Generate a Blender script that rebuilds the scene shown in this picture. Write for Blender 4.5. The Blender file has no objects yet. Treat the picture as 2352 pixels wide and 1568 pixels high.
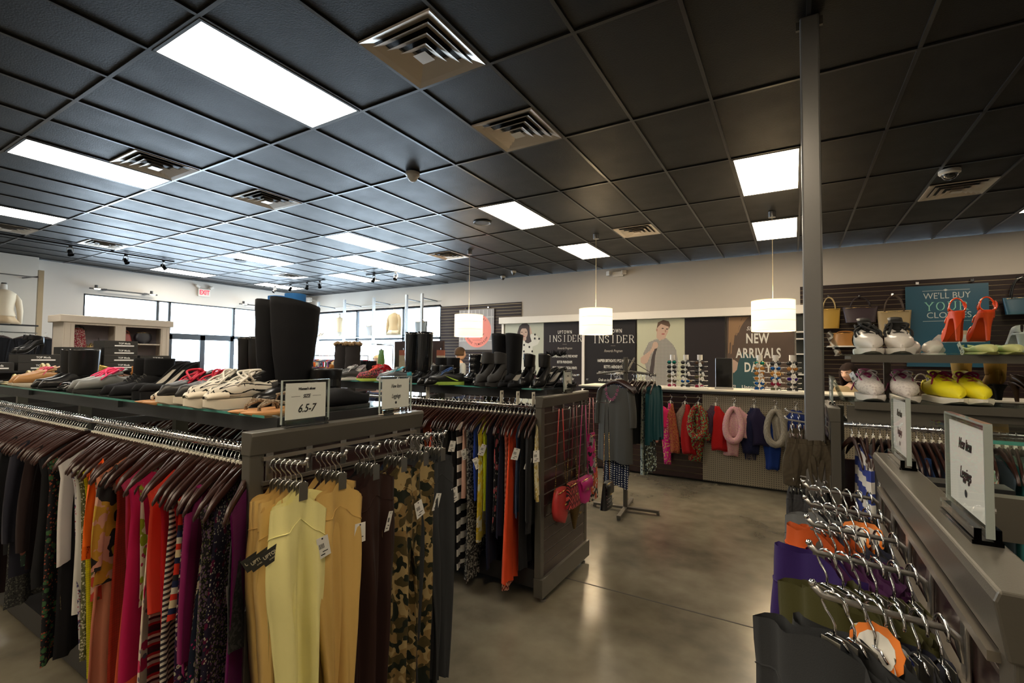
import bpy, math, random
from mathutils import Vector as V, Matrix as M
pi, sin, cos = math.pi, math.sin, math.cos
sc = bpy.context.scene
col = sc.collection
# ---------------- camera, world, exposure ----------------
YAW, PITCH, ROLL, CAMH = .5353, .0368, .0095, 1.58
cd = bpy.data.cameras.new('camera'); cam = bpy.data.objects.new('camera', cd); col.objects.link(cam)
cd.sensor_width = 36; cd.lens = 1088.674 / 2352 * 36; cd.clip_start = .02; cd.clip_end = 200
fw = V((-sin(YAW) * cos(PITCH), cos(YAW) * cos(PITCH), sin(PITCH)))
rt = V((cos(YAW), sin(YAW), 0)); up = rt.cross(fw)
r2 = cos(ROLL) * rt + sin(ROLL) * up; u2 = -sin(ROLL) * rt + cos(ROLL) * up
mm = M((r2, u2, -fw)).transposed().to_4x4(); mm.translation = V((0, 0, CAMH)); cam.matrix_world = mm
sc.camera = cam
w = bpy.data.worlds.new('world'); sc.world = w; w.use_nodes = True
bg = w.node_tree.nodes['Background']; bg.inputs[0].default_value = (.72, .86, 1, 1); bg.inputs[1].default_value = 15
sc.view_settings.view_transform = 'Standard'; sc.view_settings.look = 'None'; sc.view_settings.gamma = 1
sc.view_settings.use_curve_mapping = False; sc.view_settings.exposure = .22
def portal(loc, rot, sx, sy):
    l = bpy.data.lights.new('window_daylight', 'AREA'); l.shape = 'RECTANGLE'; l.size = sx; l.size_y = sy
    l.cycles.is_portal = True
    o = bpy.data.objects.new('window_daylight', l); col.objects.link(o); o.location = loc; o.rotation_euler = rot
LIT = 21.0      # ceiling panel brightness
# ---------------- helpers ----------------
KIDS = {}
def link(o, par=None):
    col.objects.link(o)
    if par is not None:
        o.parent = par; KIDS.setdefault(par.name, []).append(o)
    return o
def tag(o, label, cat, group=None):
    o['label'] = label; o['category'] = cat
    if group: o['group'] = group
    return o
def thing(name, label, cat, loc=(0, 0, 0), rz=0, group=None, rot=None):
    o = bpy.data.objects.new(name, None); link(o); o.empty_display_size = .05
    o.location = loc; o.rotation_euler = rot or (0, 0, rz)
    return tag(o, label, cat, group)
def dup(o, loc=None, rz=None, label=None, group=None, par=None, rot=None, scale=None):
    c = o.copy(); link(c, par)
    if loc is not None: c.location = loc
    if rz is not None: c.rotation_euler = (0, 0, rz)
    if rot is not None: c.rotation_euler = rot
    if scale is not None: c.scale = scale
    if label: c['label'] = label
    if group: c['group'] = group
    for k in list(KIDS.get(o.name, [])): dup(k, par=c)
    return c
class G:
    def __init__(s): s.v = []; s.f = []
    def add(s, vs, fs):
        o = len(s.v); s.v += [tuple(p) for p in vs]; s.f += [tuple(i + o for i in f) for f in fs]; return s
    def box(s, x0, x1, y0, y1, z0, z1):
        vs = [(x, y, z) for x in (x0, x1) for y in (y0, y1) for z in (z0, z1)]
        return s.add(vs, [(0, 1, 3, 2), (4, 6, 7, 5), (0, 4, 5, 1), (2, 3, 7, 6), (0, 2, 6, 4), (1, 5, 7, 3)])
    def cb(s, c, d, rot=None):
        a, b, e = d[0] / 2, d[1] / 2, d[2] / 2; n = len(s.v); s.box(-a, a, -b, b, -e, e)
        for i in range(n, len(s.v)):
            p = V(s.v[i])
            if rot: p.rotate(rot)
            s.v[i] = tuple(p + V(c))
        return s
    def loft(s, rings, close=True, cap=True):
        n = len(rings[0]); o = len(s.v)
        for r in rings: s.v += [tuple(p) for p in r]
        for i in range(len(rings) - 1):
            for j in range(n if close else n - 1):
                k = (j + 1) % n
                s.f.append((o + i * n + j, o + i * n + k, o + (i + 1) * n + k, o + (i + 1) * n + j))
        if cap and close:
            s.f.append(tuple(o + j for j in range(n))[::-1]); s.f.append(tuple(o + (len(rings) - 1) * n + j for j in range(n)))
        return s
    def tube(s, pts, r, n=6, closed=False, flat=1):
        pts = [V(p) for p in pts]; rings = []; m = len(pts)
        t0 = (pts[1] - pts[0]).normalized(); a = V((0, 0, 1)) if abs(t0.z) < .9 else V((1, 0, 0)); nrm = t0.cross(a).normalized()
        for i, p in enumerate(pts):
            if closed: t = (pts[(i + 1) % m] - pts[i - 1]).normalized()
            else: t = ((pts[min(i + 1, m - 1)] - p).normalized() + (p - pts[max(i - 1, 0)]).normalized()).normalized()
            nrm = (nrm - t * nrm.dot(t)).normalized(); b = t.cross(nrm)
            rr = r[i] if isinstance(r, (list, tuple)) else r
            rings.append([p + nrm * cos(2 * pi * k / n) * rr + b * sin(2 * pi * k / n) * rr * flat for k in range(n)])
        if closed: rings.append(rings[0])
        return s.loft(rings, cap=not closed)
    def lathe(s, prof, c=(0, 0, 0), n=20, cap=False, sx=1, sy=1):
        return s.loft([[(c[0] + r * cos(2 * pi * k / n) * sx, c[1] + r * sin(2 * pi * k / n) * sy, c[2] + z) for k in range(n)] for r, z in prof], cap=cap)
    def prism(s, poly, a, b, ax='x'):
        f = {'x': lambda p, t: (t, p[0], p[1]), 'y': lambda p, t: (p[0], t, p[1]), 'z': lambda p, t: (p[0], p[1], t)}[ax]
        return s.loft([[f(p, a) for p in poly], [f(p, b) for p in poly]])
    def ball(s, c, r, n=12, m=8, sq=(1, 1, 1)):
        return s.loft([[(c[0] + r * sq[0] * sin(pi * i / m) * cos(2 * pi * k / n), c[1] + r * sq[1] * sin(pi * i / m) * sin(2 * pi * k / n), c[2] - r * sq[2] * cos(pi * i / m)) for k in range(n)] for i in range(m + 1)], cap=False)
    def xf(s, m):
        s.v = [tuple(m @ V(p)) for p in s.v]; return s
    def ob(s, name, mat, par=None, loc=(0, 0, 0), rz=0, sm=0, bev=0, sol=0, sub=0, kind=None, rot=None):
        me = bpy.data.meshes.new(name); me.from_pydata(s.v, [], s.f); me.update()
        me.materials.append(mat)
        if sm:
            for p in me.polygons: p.use_smooth = True
            if sm < 3: me.set_sharp_from_angle(angle=sm)
        o = bpy.data.objects.new(name, me); link(o, par); o.location = loc; o.rotation_euler = rot or (0, 0, rz)
        if sol: q = o.modifiers.new('s', 'SOLIDIFY'); q.thickness = sol; q.offset = 0
        if bev: q = o.modifiers.new('b', 'BEVEL'); q.width = bev; q.segments = 2; q.limit_method = 'ANGLE'
        if sub: q = o.modifiers.new('u', 'SUBSURF'); q.levels = sub; q.render_levels = sub
        if kind: o['kind'] = kind
        return o
def struct(name, g, m, **k): return g.ob(name, m, kind='structure', **k)
# ---------------- materials ----------------
MATS = {}
def mat(name, c, r=.5, m=0, em=0, emc=None, trans=0, alpha=1, bump=None, coat=0, var=None, ior=None, spec=None):
    if name in MATS: return MATS[name]
    a = bpy.data.materials.new(name); MATS[name] = a; a.use_nodes = True; nt = a.node_tree; b = nt.nodes['Principled BSDF']
    I = b.inputs; I['Base Color'].default_value = (*c, 1); I['Roughness'].default_value = r; I['Metallic'].default_value = m
    if em: I['Emission Color'].default_value = (*(emc or c), 1); I['Emission Strength'].default_value = em
    if trans: I['Transmission Weight'].default_value = trans
    if alpha < 1: I['Alpha'].default_value = alpha
    if coat: I['Coat Weight'].default_value = coat; I['Coat Roughness'].default_value = .1
    if ior: I['IOR'].default_value = ior
    if spec is not None: I['Specular IOR Level'].default_value = spec
    if bump or var:
        tc = nt.nodes.new('ShaderNodeTexCoord'); n = nt.nodes.new('ShaderNodeTexNoise'); nt.links.new(tc.outputs['Object'], n.inputs['Vector'])
        n.inputs['Scale'].default_value = (bump or var)[0]; n.inputs['Detail'].default_value = 6
        if bump:
            u = nt.nodes.new('ShaderNodeBump'); u.inputs['Strength'].default_value = bump[1]; u.inputs['Distance'].default_value = .002
            nt.links.new(n.outputs['Fac'], u.inputs['Height']); nt.links.new(u.outputs[0], I['Normal'])
        if var:
            x = nt.nodes.new('ShaderNodeMix'); x.data_type = 'RGBA'; x.inputs[6].default_value = (*c, 1); x.inputs[7].default_value = (*var[1], 1)
            nt.links.new(n.outputs['Fac'], x.inputs[0]); nt.links.new(x.outputs[2], I['Base Color'])
    return a
class NT:
    def __init__(s, a): s.t = a.node_tree; s.b = s.t.nodes['Principled BSDF']; s.tc = s.t.nodes.new('ShaderNodeTexCoord')
    def n(s, k, **p):
        x = s.t.nodes.new(k)
        for a, b in p.items(): setattr(x, a, b)
        return x
    def l(s, a, b): s.t.links.new(a, b)
    def set(s, i, v):
        if hasattr(v, 'is_output') or isinstance(v, bpy.types.NodeSocket): s.l(v, i)
        else: i.default_value = v
    def m(s, op, a, b=0, c=0):
        x = s.n('ShaderNodeMath', operation=op); s.set(x.inputs[0], a); s.set(x.inputs[1], b)
        if op in ('MULTIPLY_ADD', 'SMOOTH_MIN'): s.set(x.inputs[2], c)
        return x.outputs[0]
    def mix(s, f, a, b):
        x = s.n('ShaderNodeMix', data_type='RGBA'); s.set(x.inputs[0], f)
        for i, v in ((6, a), (7, b)): s.set(x.inputs[i], (*v, 1) if isinstance(v, tuple) and len(v) == 3 else v)
        return x.outputs[2]
    def noise(s, sc, det=3, vec=None):
        x = s.n('ShaderNodeTexNoise'); x.inputs['Scale'].default_value = sc; x.inputs['Detail'].default_value = det
        s.l(vec or s.tc.outputs['Object'], x.inputs['Vector']); return x.outputs['Fac']
    def vor(s, sc, rnd=1, vec=None, dim='3D'):
        x = s.n('ShaderNodeTexVoronoi', voronoi_dimensions=dim); x.inputs['Scale'].default_value = sc; x.inputs['Randomness'].default_value = rnd
        s.l(vec or s.tc.outputs['Object'], x.inputs['Vector']); return x.outputs['Distance'], x.outputs['Color']
    def xyz(s):
        x = s.n('ShaderNodeSeparateXYZ'); s.l(s.tc.outputs['Object'], x.inputs[0]); return x.outputs
    def ramp(s, f, stops):
        x = s.n('ShaderNodeValToRGB'); x.color_ramp.interpolation = 'CONSTANT'; e = x.color_ramp.elements
        while len(e) < len(stops): e.new(.5)
        for q, (p, c) in zip(e, stops): q.position = p; q.color = (*c, 1)
        s.l(f, x.inputs[0]); return x.outputs[0]
def fab(c, pat=None, c2=(1, 1, 1), c3=None, s=1, r=.85, shine=0):
    key = ('fab', c, pat, c2, c3, s)
    if key in MATS: return MATS[key]
    a = mat('fabric_%d' % len(MATS), c, r); MATS[key] = a; t = NT(a); X = t.xyz(); c3 = c3 or c2; o = c
    if pat == 'stripe': o = t.mix(t.m('GREATER_THAN', t.m('SINE', t.m('MULTIPLY', X[2], 90 * s)), 0), c, c2)
    elif pat == 'multi':
        f = t.m('FRACT', t.m('MULTIPLY', t.m('ADD', X[2], t.m('MULTIPLY', X[1], .3)), 7 * s))
        o = t.ramp(f, [(0, c), (.22, c2), (.34, c3), (.5, c), (.62, (.55, .5, .4)), (.75, c2), (.88, (.02, .02, .02))])
    elif pat == 'band':
        f = t.m('FRACT', t.m('MULTIPLY', X[2], 6.5 * s)); d, q = t.vor(260); b = t.n('ShaderNodeSeparateColor'); t.l(q, b.inputs[0])
        o = t.mix(t.m('GREATER_THAN', f, .52), c, t.mix(b.outputs[0], tuple(k * .15 for k in c2), c2))
    elif pat == 'floral':
        d, q = t.vor(26 * s); d2, q2 = t.vor(60 * s); n = t.noise(90 * s)
        e = t.m('LESS_THAN', t.m('ADD', d, t.m('MULTIPLY', n, .3)), .52)
        h = t.m('LESS_THAN', d2, .28); o = t.mix(h, t.mix(e, c, c2), c3)
    elif pat == 'ditsy':
        d, q = t.vor(95 * s); d2, q2 = t.vor(150 * s); o = t.mix(t.m('LESS_THAN', d2, .3), t.mix(t.m('LESS_THAN', d, .42), c, c2), c3)
    elif pat == 'dots':
        x = t.n('ShaderNodeCombineXYZ'); t.l(X[1], x.inputs[0]); t.l(X[2], x.inputs[1])
        d, q = t.vor(42 * s, .15, x.outputs[0], '2D'); o = t.mix(t.m('LESS_THAN', d, .22), c, c2)
    elif pat == 'camo':
        n = t.noise(12 * s, 1); mp = t.n('ShaderNodeMapping'); mp.inputs['Location'].default_value = (3, 5, 7); t.l(t.tc.outputs['Object'], mp.inputs[0]); n2 = t.noise(13 * s, 1, mp.outputs[0]); n3 = t.noise(15 * s, 1, mp.outputs[0])
        mp2 = t.n('ShaderNodeMapping'); mp2.inputs['Location'].default_value = (9, 1, 2); t.l(t.tc.outputs['Object'], mp2.inputs[0]); n4 = t.noise(15 * s, 1, mp2.outputs[0])
        o = t.mix(t.m('GREATER_THAN', n4, .55), t.mix(t.m('GREATER_THAN', n2, .52), t.mix(t.m('GREATER_THAN', n, .5), c, c3), c2), (.012, .015, .01))
    elif pat == 'zig':
        z = t.m('ADD', t.m('MULTIPLY', X[2], 30 * s), t.m('MULTIPLY', t.m('PINGPONG', t.m('MULTIPLY', X[1], 40 * s), .5), 1.5))
        o = t.ramp(t.m('FRACT', z), [(0, c), (.3, c2), (.55, c), (.75, c3)])
    elif pat == 'ging':
        p = t.m('GREATER_THAN', t.m('SINE', t.m('MULTIPLY', X[2], 320 * s)), 0); q = t.m('GREATER_THAN', t.m('SINE', t.m('MULTIPLY', X[1], 320 * s)), 0)
        o = t.mix(t.m('MULTIPLY', t.m('ADD', p, q), .5), c, c2)
    elif pat == 'blot':
        n = t.noise(9 * s, 2); n2 = t.noise(22 * s, 2); o = t.mix(t.m('GREATER_THAN', n2, .56), t.mix(t.m('GREATER_THAN', n, .5), c, c2), c3)
    elif pat == 'spark':
        d, q = t.vor(300 * s); b = t.n('ShaderNodeSeparateColor'); t.l(q, b.inputs[0]); o = t.mix(t.m('GREATER_THAN', b.outputs[0], .6), c, c2)
    elif pat == 'knit':
        w = t.m('MULTIPLY', t.m('ADD', t.m('SINE', t.m('MULTIPLY', X[1], 900 * s)), t.m('SINE', t.m('MULTIPLY', X[2], 700 * s))), .25)
        o = t.mix(t.m('ADD', w, t.noise(60, 2)), tuple(k * .45 for k in c), c2 if c2 != (1, 1, 1) else c)
    elif pat == 'speck':
        n = t.noise(140 * s, 4); o = t.mix(t.m('GREATER_THAN', n, .52), c, c2)
    if not isinstance(o, tuple): t.l(o, t.b.inputs['Base Color'])
    n = t.noise(500, 2); u = t.n('ShaderNodeBump'); u.inputs['Strength'].default_value = .25; u.inputs['Distance'].default_value = .001
    t.l(n, u.inputs['Height']); t.l(u.outputs[0], t.b.inputs['Normal'])
    t.b.inputs['Sheen Weight'].default_value = .03; t.b.inputs['Specular IOR Level'].default_value = .14 + shine
    return a
CH = mat('chrome', (.72, .72, .73), .12, 1); ST = mat('brushed_steel', (.42, .41, .4), .34, 1); GUN = mat('gunmetal_paint', (.105, .097, .082), .36, .35, bump=(400, .1))
WOODH = mat('dark_stained_wood', (.03, .010, .007), .3, 0, coat=.15); WHITE = mat('white_paint', (.72, .7, .66), .5)
BLACK = mat('black_plastic', (.012, .012, .013), .4); PAPER = mat('paper', (.8, .79, .76), .6); INK = mat('ink', (.015, .015, .018), .7)
GLASS = mat('clear_glass', (.93, .98, .96), .02, trans=1, ior=1.45); GEDGE = mat('green_glass_edge', (.1, .4, .34), .1, trans=.4, ior=1.4)
ACR = mat('clear_acrylic', (1, 1, 1), .03, trans=1, ior=1.2)
FONTM = {}
def text(s, size, m, par=None, loc=(0, 0, 0), rot=(pi / 2, 0, 0), sx=1, bold=0, name='lettering', shear=0, al='CENTER', sp=1):
    c = bpy.data.curves.new('t', 'FONT'); c.body = s; c.size = size; c.align_x = al; c.align_y = 'CENTER'; c.offset = bold; c.shear = shear; c.space_character = sp; c.extrude = .0004
    c.resolution_u = 3
    o = bpy.data.objects.new('t', c); me = bpy.data.meshes.new_from_object(o); bpy.data.objects.remove(o)
    me.materials.clear(); me.materials.append(m)
    for v in me.vertices: v.co.x *= sx
    q = bpy.data.objects.new(name, me); link(q, par); q.location = loc; q.rotation_euler = rot; return q
# ---------------- room shell ----------------
CEIL, TX, TY, GX, GY = 3.553, .6096, 1.2192, -2.9515, 1.3693
def thin(name, tint, refl=1.0):
    a = bpy.data.materials.new(name); a.use_nodes = True; nt = a.node_tree; nt.nodes.clear()
    o = nt.nodes.new('ShaderNodeOutputMaterial'); mx = nt.nodes.new('ShaderNodeMixShader'); lw = nt.nodes.new('ShaderNodeLayerWeight'); lw.inputs[0].default_value = .5
    pw = nt.nodes.new('ShaderNodeMath'); pw.operation = 'POWER'; pw.inputs[1].default_value = 4; nt.links.new(lw.outputs['Facing'], pw.inputs[0])
    fr = nt.nodes.new('ShaderNodeMath'); fr.operation = 'MULTIPLY_ADD'; fr.inputs[1].default_value = .7 * refl; fr.inputs[2].default_value = .03 * refl; nt.links.new(pw.outputs[0], fr.inputs[0])
    t = nt.nodes.new('ShaderNodeBsdfTransparent'); t.inputs[0].default_value = (*tint, 1); g = nt.nodes.new('ShaderNodeBsdfGlossy'); g.inputs['Roughness'].default_value = .02
    nt.links.new(fr.outputs[0], mx.inputs[0]); nt.links.new(t.outputs[0], mx.inputs[1]); nt.links.new(g.outputs[0], mx.inputs[2]); nt.links.new(mx.outputs[0], o.inputs[0]); return a
TGLASS = thin('window_glass', (.97, .99, 1)); SGLASS = thin('shelf_glass', (.9, .97, .95)); PLEXI = thin('sign_acrylic', (.93, .95, .94))
def floor_mat():
    a = mat('polished_concrete', (.25, .23, .19), .25); t = NT(a)
    n1 = t.noise(1.1, 3); n2 = t.noise(6, 4); n3 = t.noise(60, 3); n4 = t.noise(.9, 2)
    f = t.m('ADD', t.m('MULTIPLY', n1, .8), t.m('MULTIPLY', n2, .35)); f = t.m('MULTIPLY', t.m('SUBTRACT', f, .30), 1.5)
    c = t.mix(f, (.045, .039, .028), (.29, .255, .185))
    d, q = t.vor(85); e, q2 = t.vor(.55); sp = t.m('MULTIPLY', t.m('LESS_THAN', d, .2), t.m('LESS_THAN', t.m('ADD', e, t.m('MULTIPLY', n4, .3)), .34)); c = t.mix(t.m('MULTIPLY', sp, .7), c, (.04, .036, .03))
    t.l(c, t.b.inputs['Base Color']); return a
def tile_mat():
    a = mat('black_ceiling_tile', (.02, .02, .02), .5, spec=.26); t = NT(a)
    n = t.noise(90, 5); n2 = t.noise(4, 3); c = t.mix(n, (.0045, .0043, .004), (.013, .0125, .012)); t.l(c, t.b.inputs['Base Color'])
    u = t.n('ShaderNodeBump'); u.inputs['Strength'].default_value = .35; u.inputs['Distance'].default_value = .004; t.l(n, u.inputs['Height']); t.l(u.outputs[0], t.b.inputs['Normal'])
    t.l(t.m('ADD', t.m('MULTIPLY', n2, .15), .42), t.b.inputs['Roughness']); return a
X0, X1, Y0, Y1 = -13.5, 9.0, -5.0, 9.85
WALLM = mat('painted_drywall', (.52, .475, .42), .7, bump=(120, .08))
struct('floor', G().box(X0 - .2, X1 + .2, Y0 - .2, Y1 + .2, -.1, 0), floor_mat())
struct('ceiling', G().box(X0 - .2, X1 + .2, Y0 - .2, Y1 + .2, CEIL + .012, CEIL + .1), tile_mat())
g = G()
i = -18
while GX + i * TX < X1: g.box(GX + i * TX - .012, GX + i * TX + .012, Y0, Y1, CEIL, CEIL + .012); i += 1
j = -6
while GY + j * TY < Y1:
    g.box(X0, X1, GY + j * TY - .012, GY + j * TY + .012, CEIL - .0005, CEIL + .0125); j += 1
struct('trim_ceiling_grid', g, mat('black_grid_metal', (.03, .03, .031), .3, .2))
struct('trim_concrete_joint', G().box(X0, X1, 3.205, 3.215, -.002, .0008), mat('joint_filler', (.05, .045, .04), .8))
# back wall with window opening x -12.7..-8.05
WX0, WX1, WZ0, WZ1 = -13.3, -8.05, .25, 2.98
struct('wall_back', G().box(X0 - .2, WX0, Y1, Y1 + .2, 0, CEIL).box(WX1, X1, Y1, Y1 + .2, 0, CEIL).box(WX0, WX1, Y1, Y1 + .2, WZ1, CEIL).box(WX0, WX1, Y1, Y1 + .2, 0, WZ0), WALLM)
# window wall on the -x side
LY0, LY1 = 4.15, 9.3
struct('wall_left', G().box(X0 - .2, X0, Y0, LY0, 0, CEIL).box(X0 - .2, X0, LY1, Y1, 0, CEIL).box(X0 - .2, X0, LY0, LY1, 2.94, CEIL).box(X0 - .2, X0, LY0, 5.84, 0, .3).box(X0 - .2, X0, 7.44, LY1, 0, .3), WALLM)
struct('wall_left_bay', G().box(X0, -13.2, Y0, 3.33, 0, CEIL), mat('warm_white_wall', (.66, .61, .53), .7))
struct('wall_right', G().box(X1, X1 + .2, Y0, Y1, 0, CEIL), WALLM)
struct('wall_front', G().box(X0 - .2, X1 + .2, Y0 - .2, Y0, 0, CEIL), WALLM)
struct('baseboard_back', G().box(-8.05, X1, Y1 - .012, Y1, 0, .1), BLACK)
FR = mat('dark_bronze_window_frame', (.03, .033, .036), .4, .5)
def win_x(n, y0, y1, z0, z1, bars=(), hz=()):      # window in the x = X0 wall
    g = G(); x0, x1 = X0 - .08, X0 + .0; t = .03
    g.box(x0, x1, y0, y0 + t, z0, z1).box(x0, x1, y1 - t, y1, z0, z1).box(x0, x1, y0, y1, z0, z0 + t).box(x0, x1, y0, y1, z1 - t, z1)
    for b in bars: g.box(x0, x1, b - .03, b + .03, z0, z1)
    for h in hz: g.box(x0, x1, y0, y1, h - .04, h + .04)
    o = struct('window_%d' % n, g, FR); o['label'] = 'dark framed shop window'
    G().box(X0 - .05, X0 - .044, y0, y1, z0, z1).ob('pane', TGLASS, o)
win_x(1, LY0, 5.84, .3, 2.94, (5.58,), (2.1,)); win_x(2, 5.84, 7.44, 2.12, 2.94); win_x(3, 7.44, LY1, .3, 2.94, (8.4,), (2.1,))
dr = G().box(X0 - .08, X0, 5.84, 5.92, 0, 2.12).box(X0 - .08, X0, 7.36, 7.44, 0, 2.12).box(X0 - .08, X0, 6.58, 6.70, 0, 2.12).box(X0 - .08, X0, 5.84, 7.44, 2.0, 2.12).box(X0 - .08, X0, 5.84, 7.44, 0, .2)
do = struct('door_1', dr, FR); G().box(X0 - .05, X0 - .044, 5.9, 7.4, .2, 2.0).ob('pane', TGLASS, do)
for y in (6.5, 6.78): G().tube([(X0, y, .9), (X0 + .06, y, .9), (X0 + .06, y, 1.3), (X0, y, 1.3)], .012).ob('door_handle', ST, do)
g = G(); y0, y1 = Y1, Y1 + .08
for b in (WX0, -11.28, -9.4, WX1): g.box(b - .03, b + .03, y0, y1, WZ0, WZ1)
for h in (WZ0, 2.12, WZ1): g.box(WX0, WX1, y0, y1, h - .03, h + .03)
o = struct('window_4', g, FR); G().box(WX0, WX1, Y1 + .04, Y1 + .046, WZ0, WZ1).ob('pane', TGLASS, o)
portal((X0 - .15, 6.7, 1.6), (0, -pi / 2, 0), 2.8, 5.4); portal((-10.7, Y1 + .15, 1.6), (-pi / 2, 0, 0), 5.3, 2.8)
# slatwalls: board with real grooves (profile extruded)
SLATM = mat('espresso_slat_board', (.022, .012, .012), .5, spec=.25); STRIPM = mat('slat_metal_insert', (.28, .22, .13), .35, .8)
def slat(g, gs, x0, x1, y, z0, z1, pitch=.0762, fy=-1, th=.02):   # slat boards facing fy along y, inserts in gs
    z = z0
    while z < z1 - .005:
        t = min(z + pitch - .009, z1); g.box(x0, x1, y, y + fy * th, z, t); gs.box(x0, x1, y, y + fy * th * .6, t, min(t + .009, z1)); z += pitch
def slat_x(g, gs, y0, y1, x, z0, z1, pitch=.0762, fx=1, th=.02):
    z = z0
    while z < z1 - .005:
        t = min(z + pitch - .009, z1); g.box(x, x + fx * th, y0, y1, z, t); gs.box(x, x + fx * th * .6, y0, y1, t, min(t + .009, z1)); z += pitch
for n, (a, b, z0, z1) in enumerate(((-8.03, -5.58, .1, 2.95), (.12, 8.9, .1, 2.91))):
    g, gs = G(), G(); slat(g, gs, a, b, Y1 - .002, z0, z1); o = struct('wall_slat_board_%d' % (n + 1), g, SLATM); gs.ob('metal_insert', STRIPM, o)['kind'] = 'structure'
# ---------------- column ----------------
c = thing('support_column', 'square grey steel column rising from the floor to the black ceiling', 'column', (.1, 3.16, 0))
COLM = mat('grey_column_paint', (.17, .165, .16), .32, .3, bump=(160, .12))
G().box(-.047, .047, -.047, .047, 0, CEIL).ob('shaft', COLM, c, bev=.01)
for s in (-1, 1): G().box(s * .048, s * .066, -.01, .01, CEIL - .05, CEIL - .001).ob('ceiling_clip', GUN, c)
# ---------------- ceiling fixtures ----------------
def cell(i, j): return GX + i * TX, GY + j * TY
DIFF = mat('lit_prismatic_diffuser', (1, .97, .9), .5, em=LIT, emc=(1, .93, .8)); FRM = mat('light_trim', (.05, .05, .05), .5)
WARM = mat('lit_warm_diffuser', (1, .95, .85), .5, em=LIT * .8, emc=(1, .83, .60))
def light_proto(m, name):
    t = thing('ceiling_light', 'x', 'ceiling light', (0, 0, 0), group='recessed ceiling lights'); g = G()
    a, b = TX - .02, TY - .02
    g.box(.01, .03, .01, b, -.004, .012).box(a - .01, a + .01, .01, b, -.004, .012).box(.01, a, .01, .03, -.004, .012).box(.01, a, b - .01, b + .01, -.004, .012).ob('frame', FRM, t)
    G().box(.03, a - .01, .03, b - .01, -.002, .008).ob('diffuser', m, t); return t
lights = [(-1, 0, 0, 'over the size sign at the leggings end panel, largest of all'), (-6, 0, 0, 'over the dress rail beside a square air vent'), (-11, 0, 0, 'between the dress rail and the wall block, beside the dark track'),
 (-1, 3, 1, 'in the middle of the room beside a round ceiling speaker'), (-1, 5, 1, 'before the poster wall, behind the middle pendant lamp'), (4, 3, 1, 'just beside the steel column, larger of two there'), (4, 5, 1, 'behind the cord of the pendant beside the column'),
 (-6, 3, 0, 'near the window wall, first of a run of three towards the windows'), (-8, 4, 0, 'near the window wall, middle of a touching pair'), (-8, 5, 0, 'near the window wall, end of a touching pair before the spotlights'), (-11, 5, 0, 'above the short spotlight track by the corner'),
 (-11, 3, 0, 'over the middle of the window side with a ceiling speaker beside it'), (-16, 3, 0, 'close to the entrance door and the exit sign'), (-16, 5, 0, 'in the far corner where the two window walls meet'), (9, 5, 1, 'over the slatwall beyond the blue poster'),
 (4, -1, 1, 'added out of view straight above the camera over the aisle'), (-1, -3, 1, 'added out of view over the aisle before the dress rail'), (-6, -2, 0, 'added unseen over the aisle before the window end of the dress rail'), (4, -4, 1, 'added out of view behind the camera over the aisle'), (9, 0, 1, 'out of view over the shoe racks beside the camera'), (9, -3, 1, 'out of view far behind the camera'), (-6, -3, 1, 'out of view behind the dress rail'), (1, -2, 1, 'added out of view behind the leggings')]  # unseen lights, most of them added to brighten the racks near the camera
PL = light_proto(DIFF, 'a'); PW = light_proto(WARM, 'b'); fa = [1, 1]
for i, j, wm, d in lights:
    if i > 4 and j < 5 or j < 0: pass
    x, y = cell(i, j); P_ = (PW if wm else PL)
    if fa[wm]: o = P_; fa[wm] = 0; o.location = (x, y, CEIL)
    else: o = dup(P_, (x, y, CEIL))
    o['label'] = 'bright ceiling light ' + d
VM = mat('aluminium_vent', (.5, .44, .37), .3, .45)
def vent_proto():
    t = thing('air_vent', 'x', 'vent', group='square ceiling vents'); h = TX / 2
    def sq(r, z): return [(h - r, h - r, z), (h + r, h - r, z), (h + r, h + r, z), (h - r, h + r, z)]
    G().loft([sq(.29, .004), sq(.285, -.006), sq(.2, .02), sq(.19, .05)], cap=False).ob('flange', VM, t, sol=.002)
    for r, z in ((.225, -.012), (.165, -.02), (.105, -.028)):
        G().loft([sq(r, z), sq(r - .05, z + .022), sq(r - .06, z + .05)], cap=False).ob('louvre', VM, t, sol=.002)
    G().loft([sq(.05, -.03), sq(.012, -.018)], cap=True).ob('core', VM, t)
    G().box(.02, TX - .02, .02, TX - .02, .05, .055).ob('duct', mat('duct_dark', (.02, .02, .02), .8), t); return t
vents = [(1, .5, 'largest in view, above the leggings end panel'), (1, 1.5, 'second largest, between that and the steel column'), (-5, .5, 'touching a light over the dress rail'), (-5, 1.5, 'with bright reflections, over the shoe tops'), (-13, 1.5, 'above the dark spotlight track'),
 (-13, .5, 'next to the light at the wall block'), (-5, 4.5, 'near the cord of the pendant over the window end of the counter'), (1, 4.5, 'between the middle pendant and the column'), (7, 4.5, 'over the shoe racks past the column'), (-13, 4.5, 'towards the bright window corner')]
PV = vent_proto()
for n, (i, j, d) in enumerate(vents):
    x, y = cell(i, j); o = PV if n == 0 else dup(PV)
    o.location = (x, y, CEIL); o['label'] = 'square air vent ' + d
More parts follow.
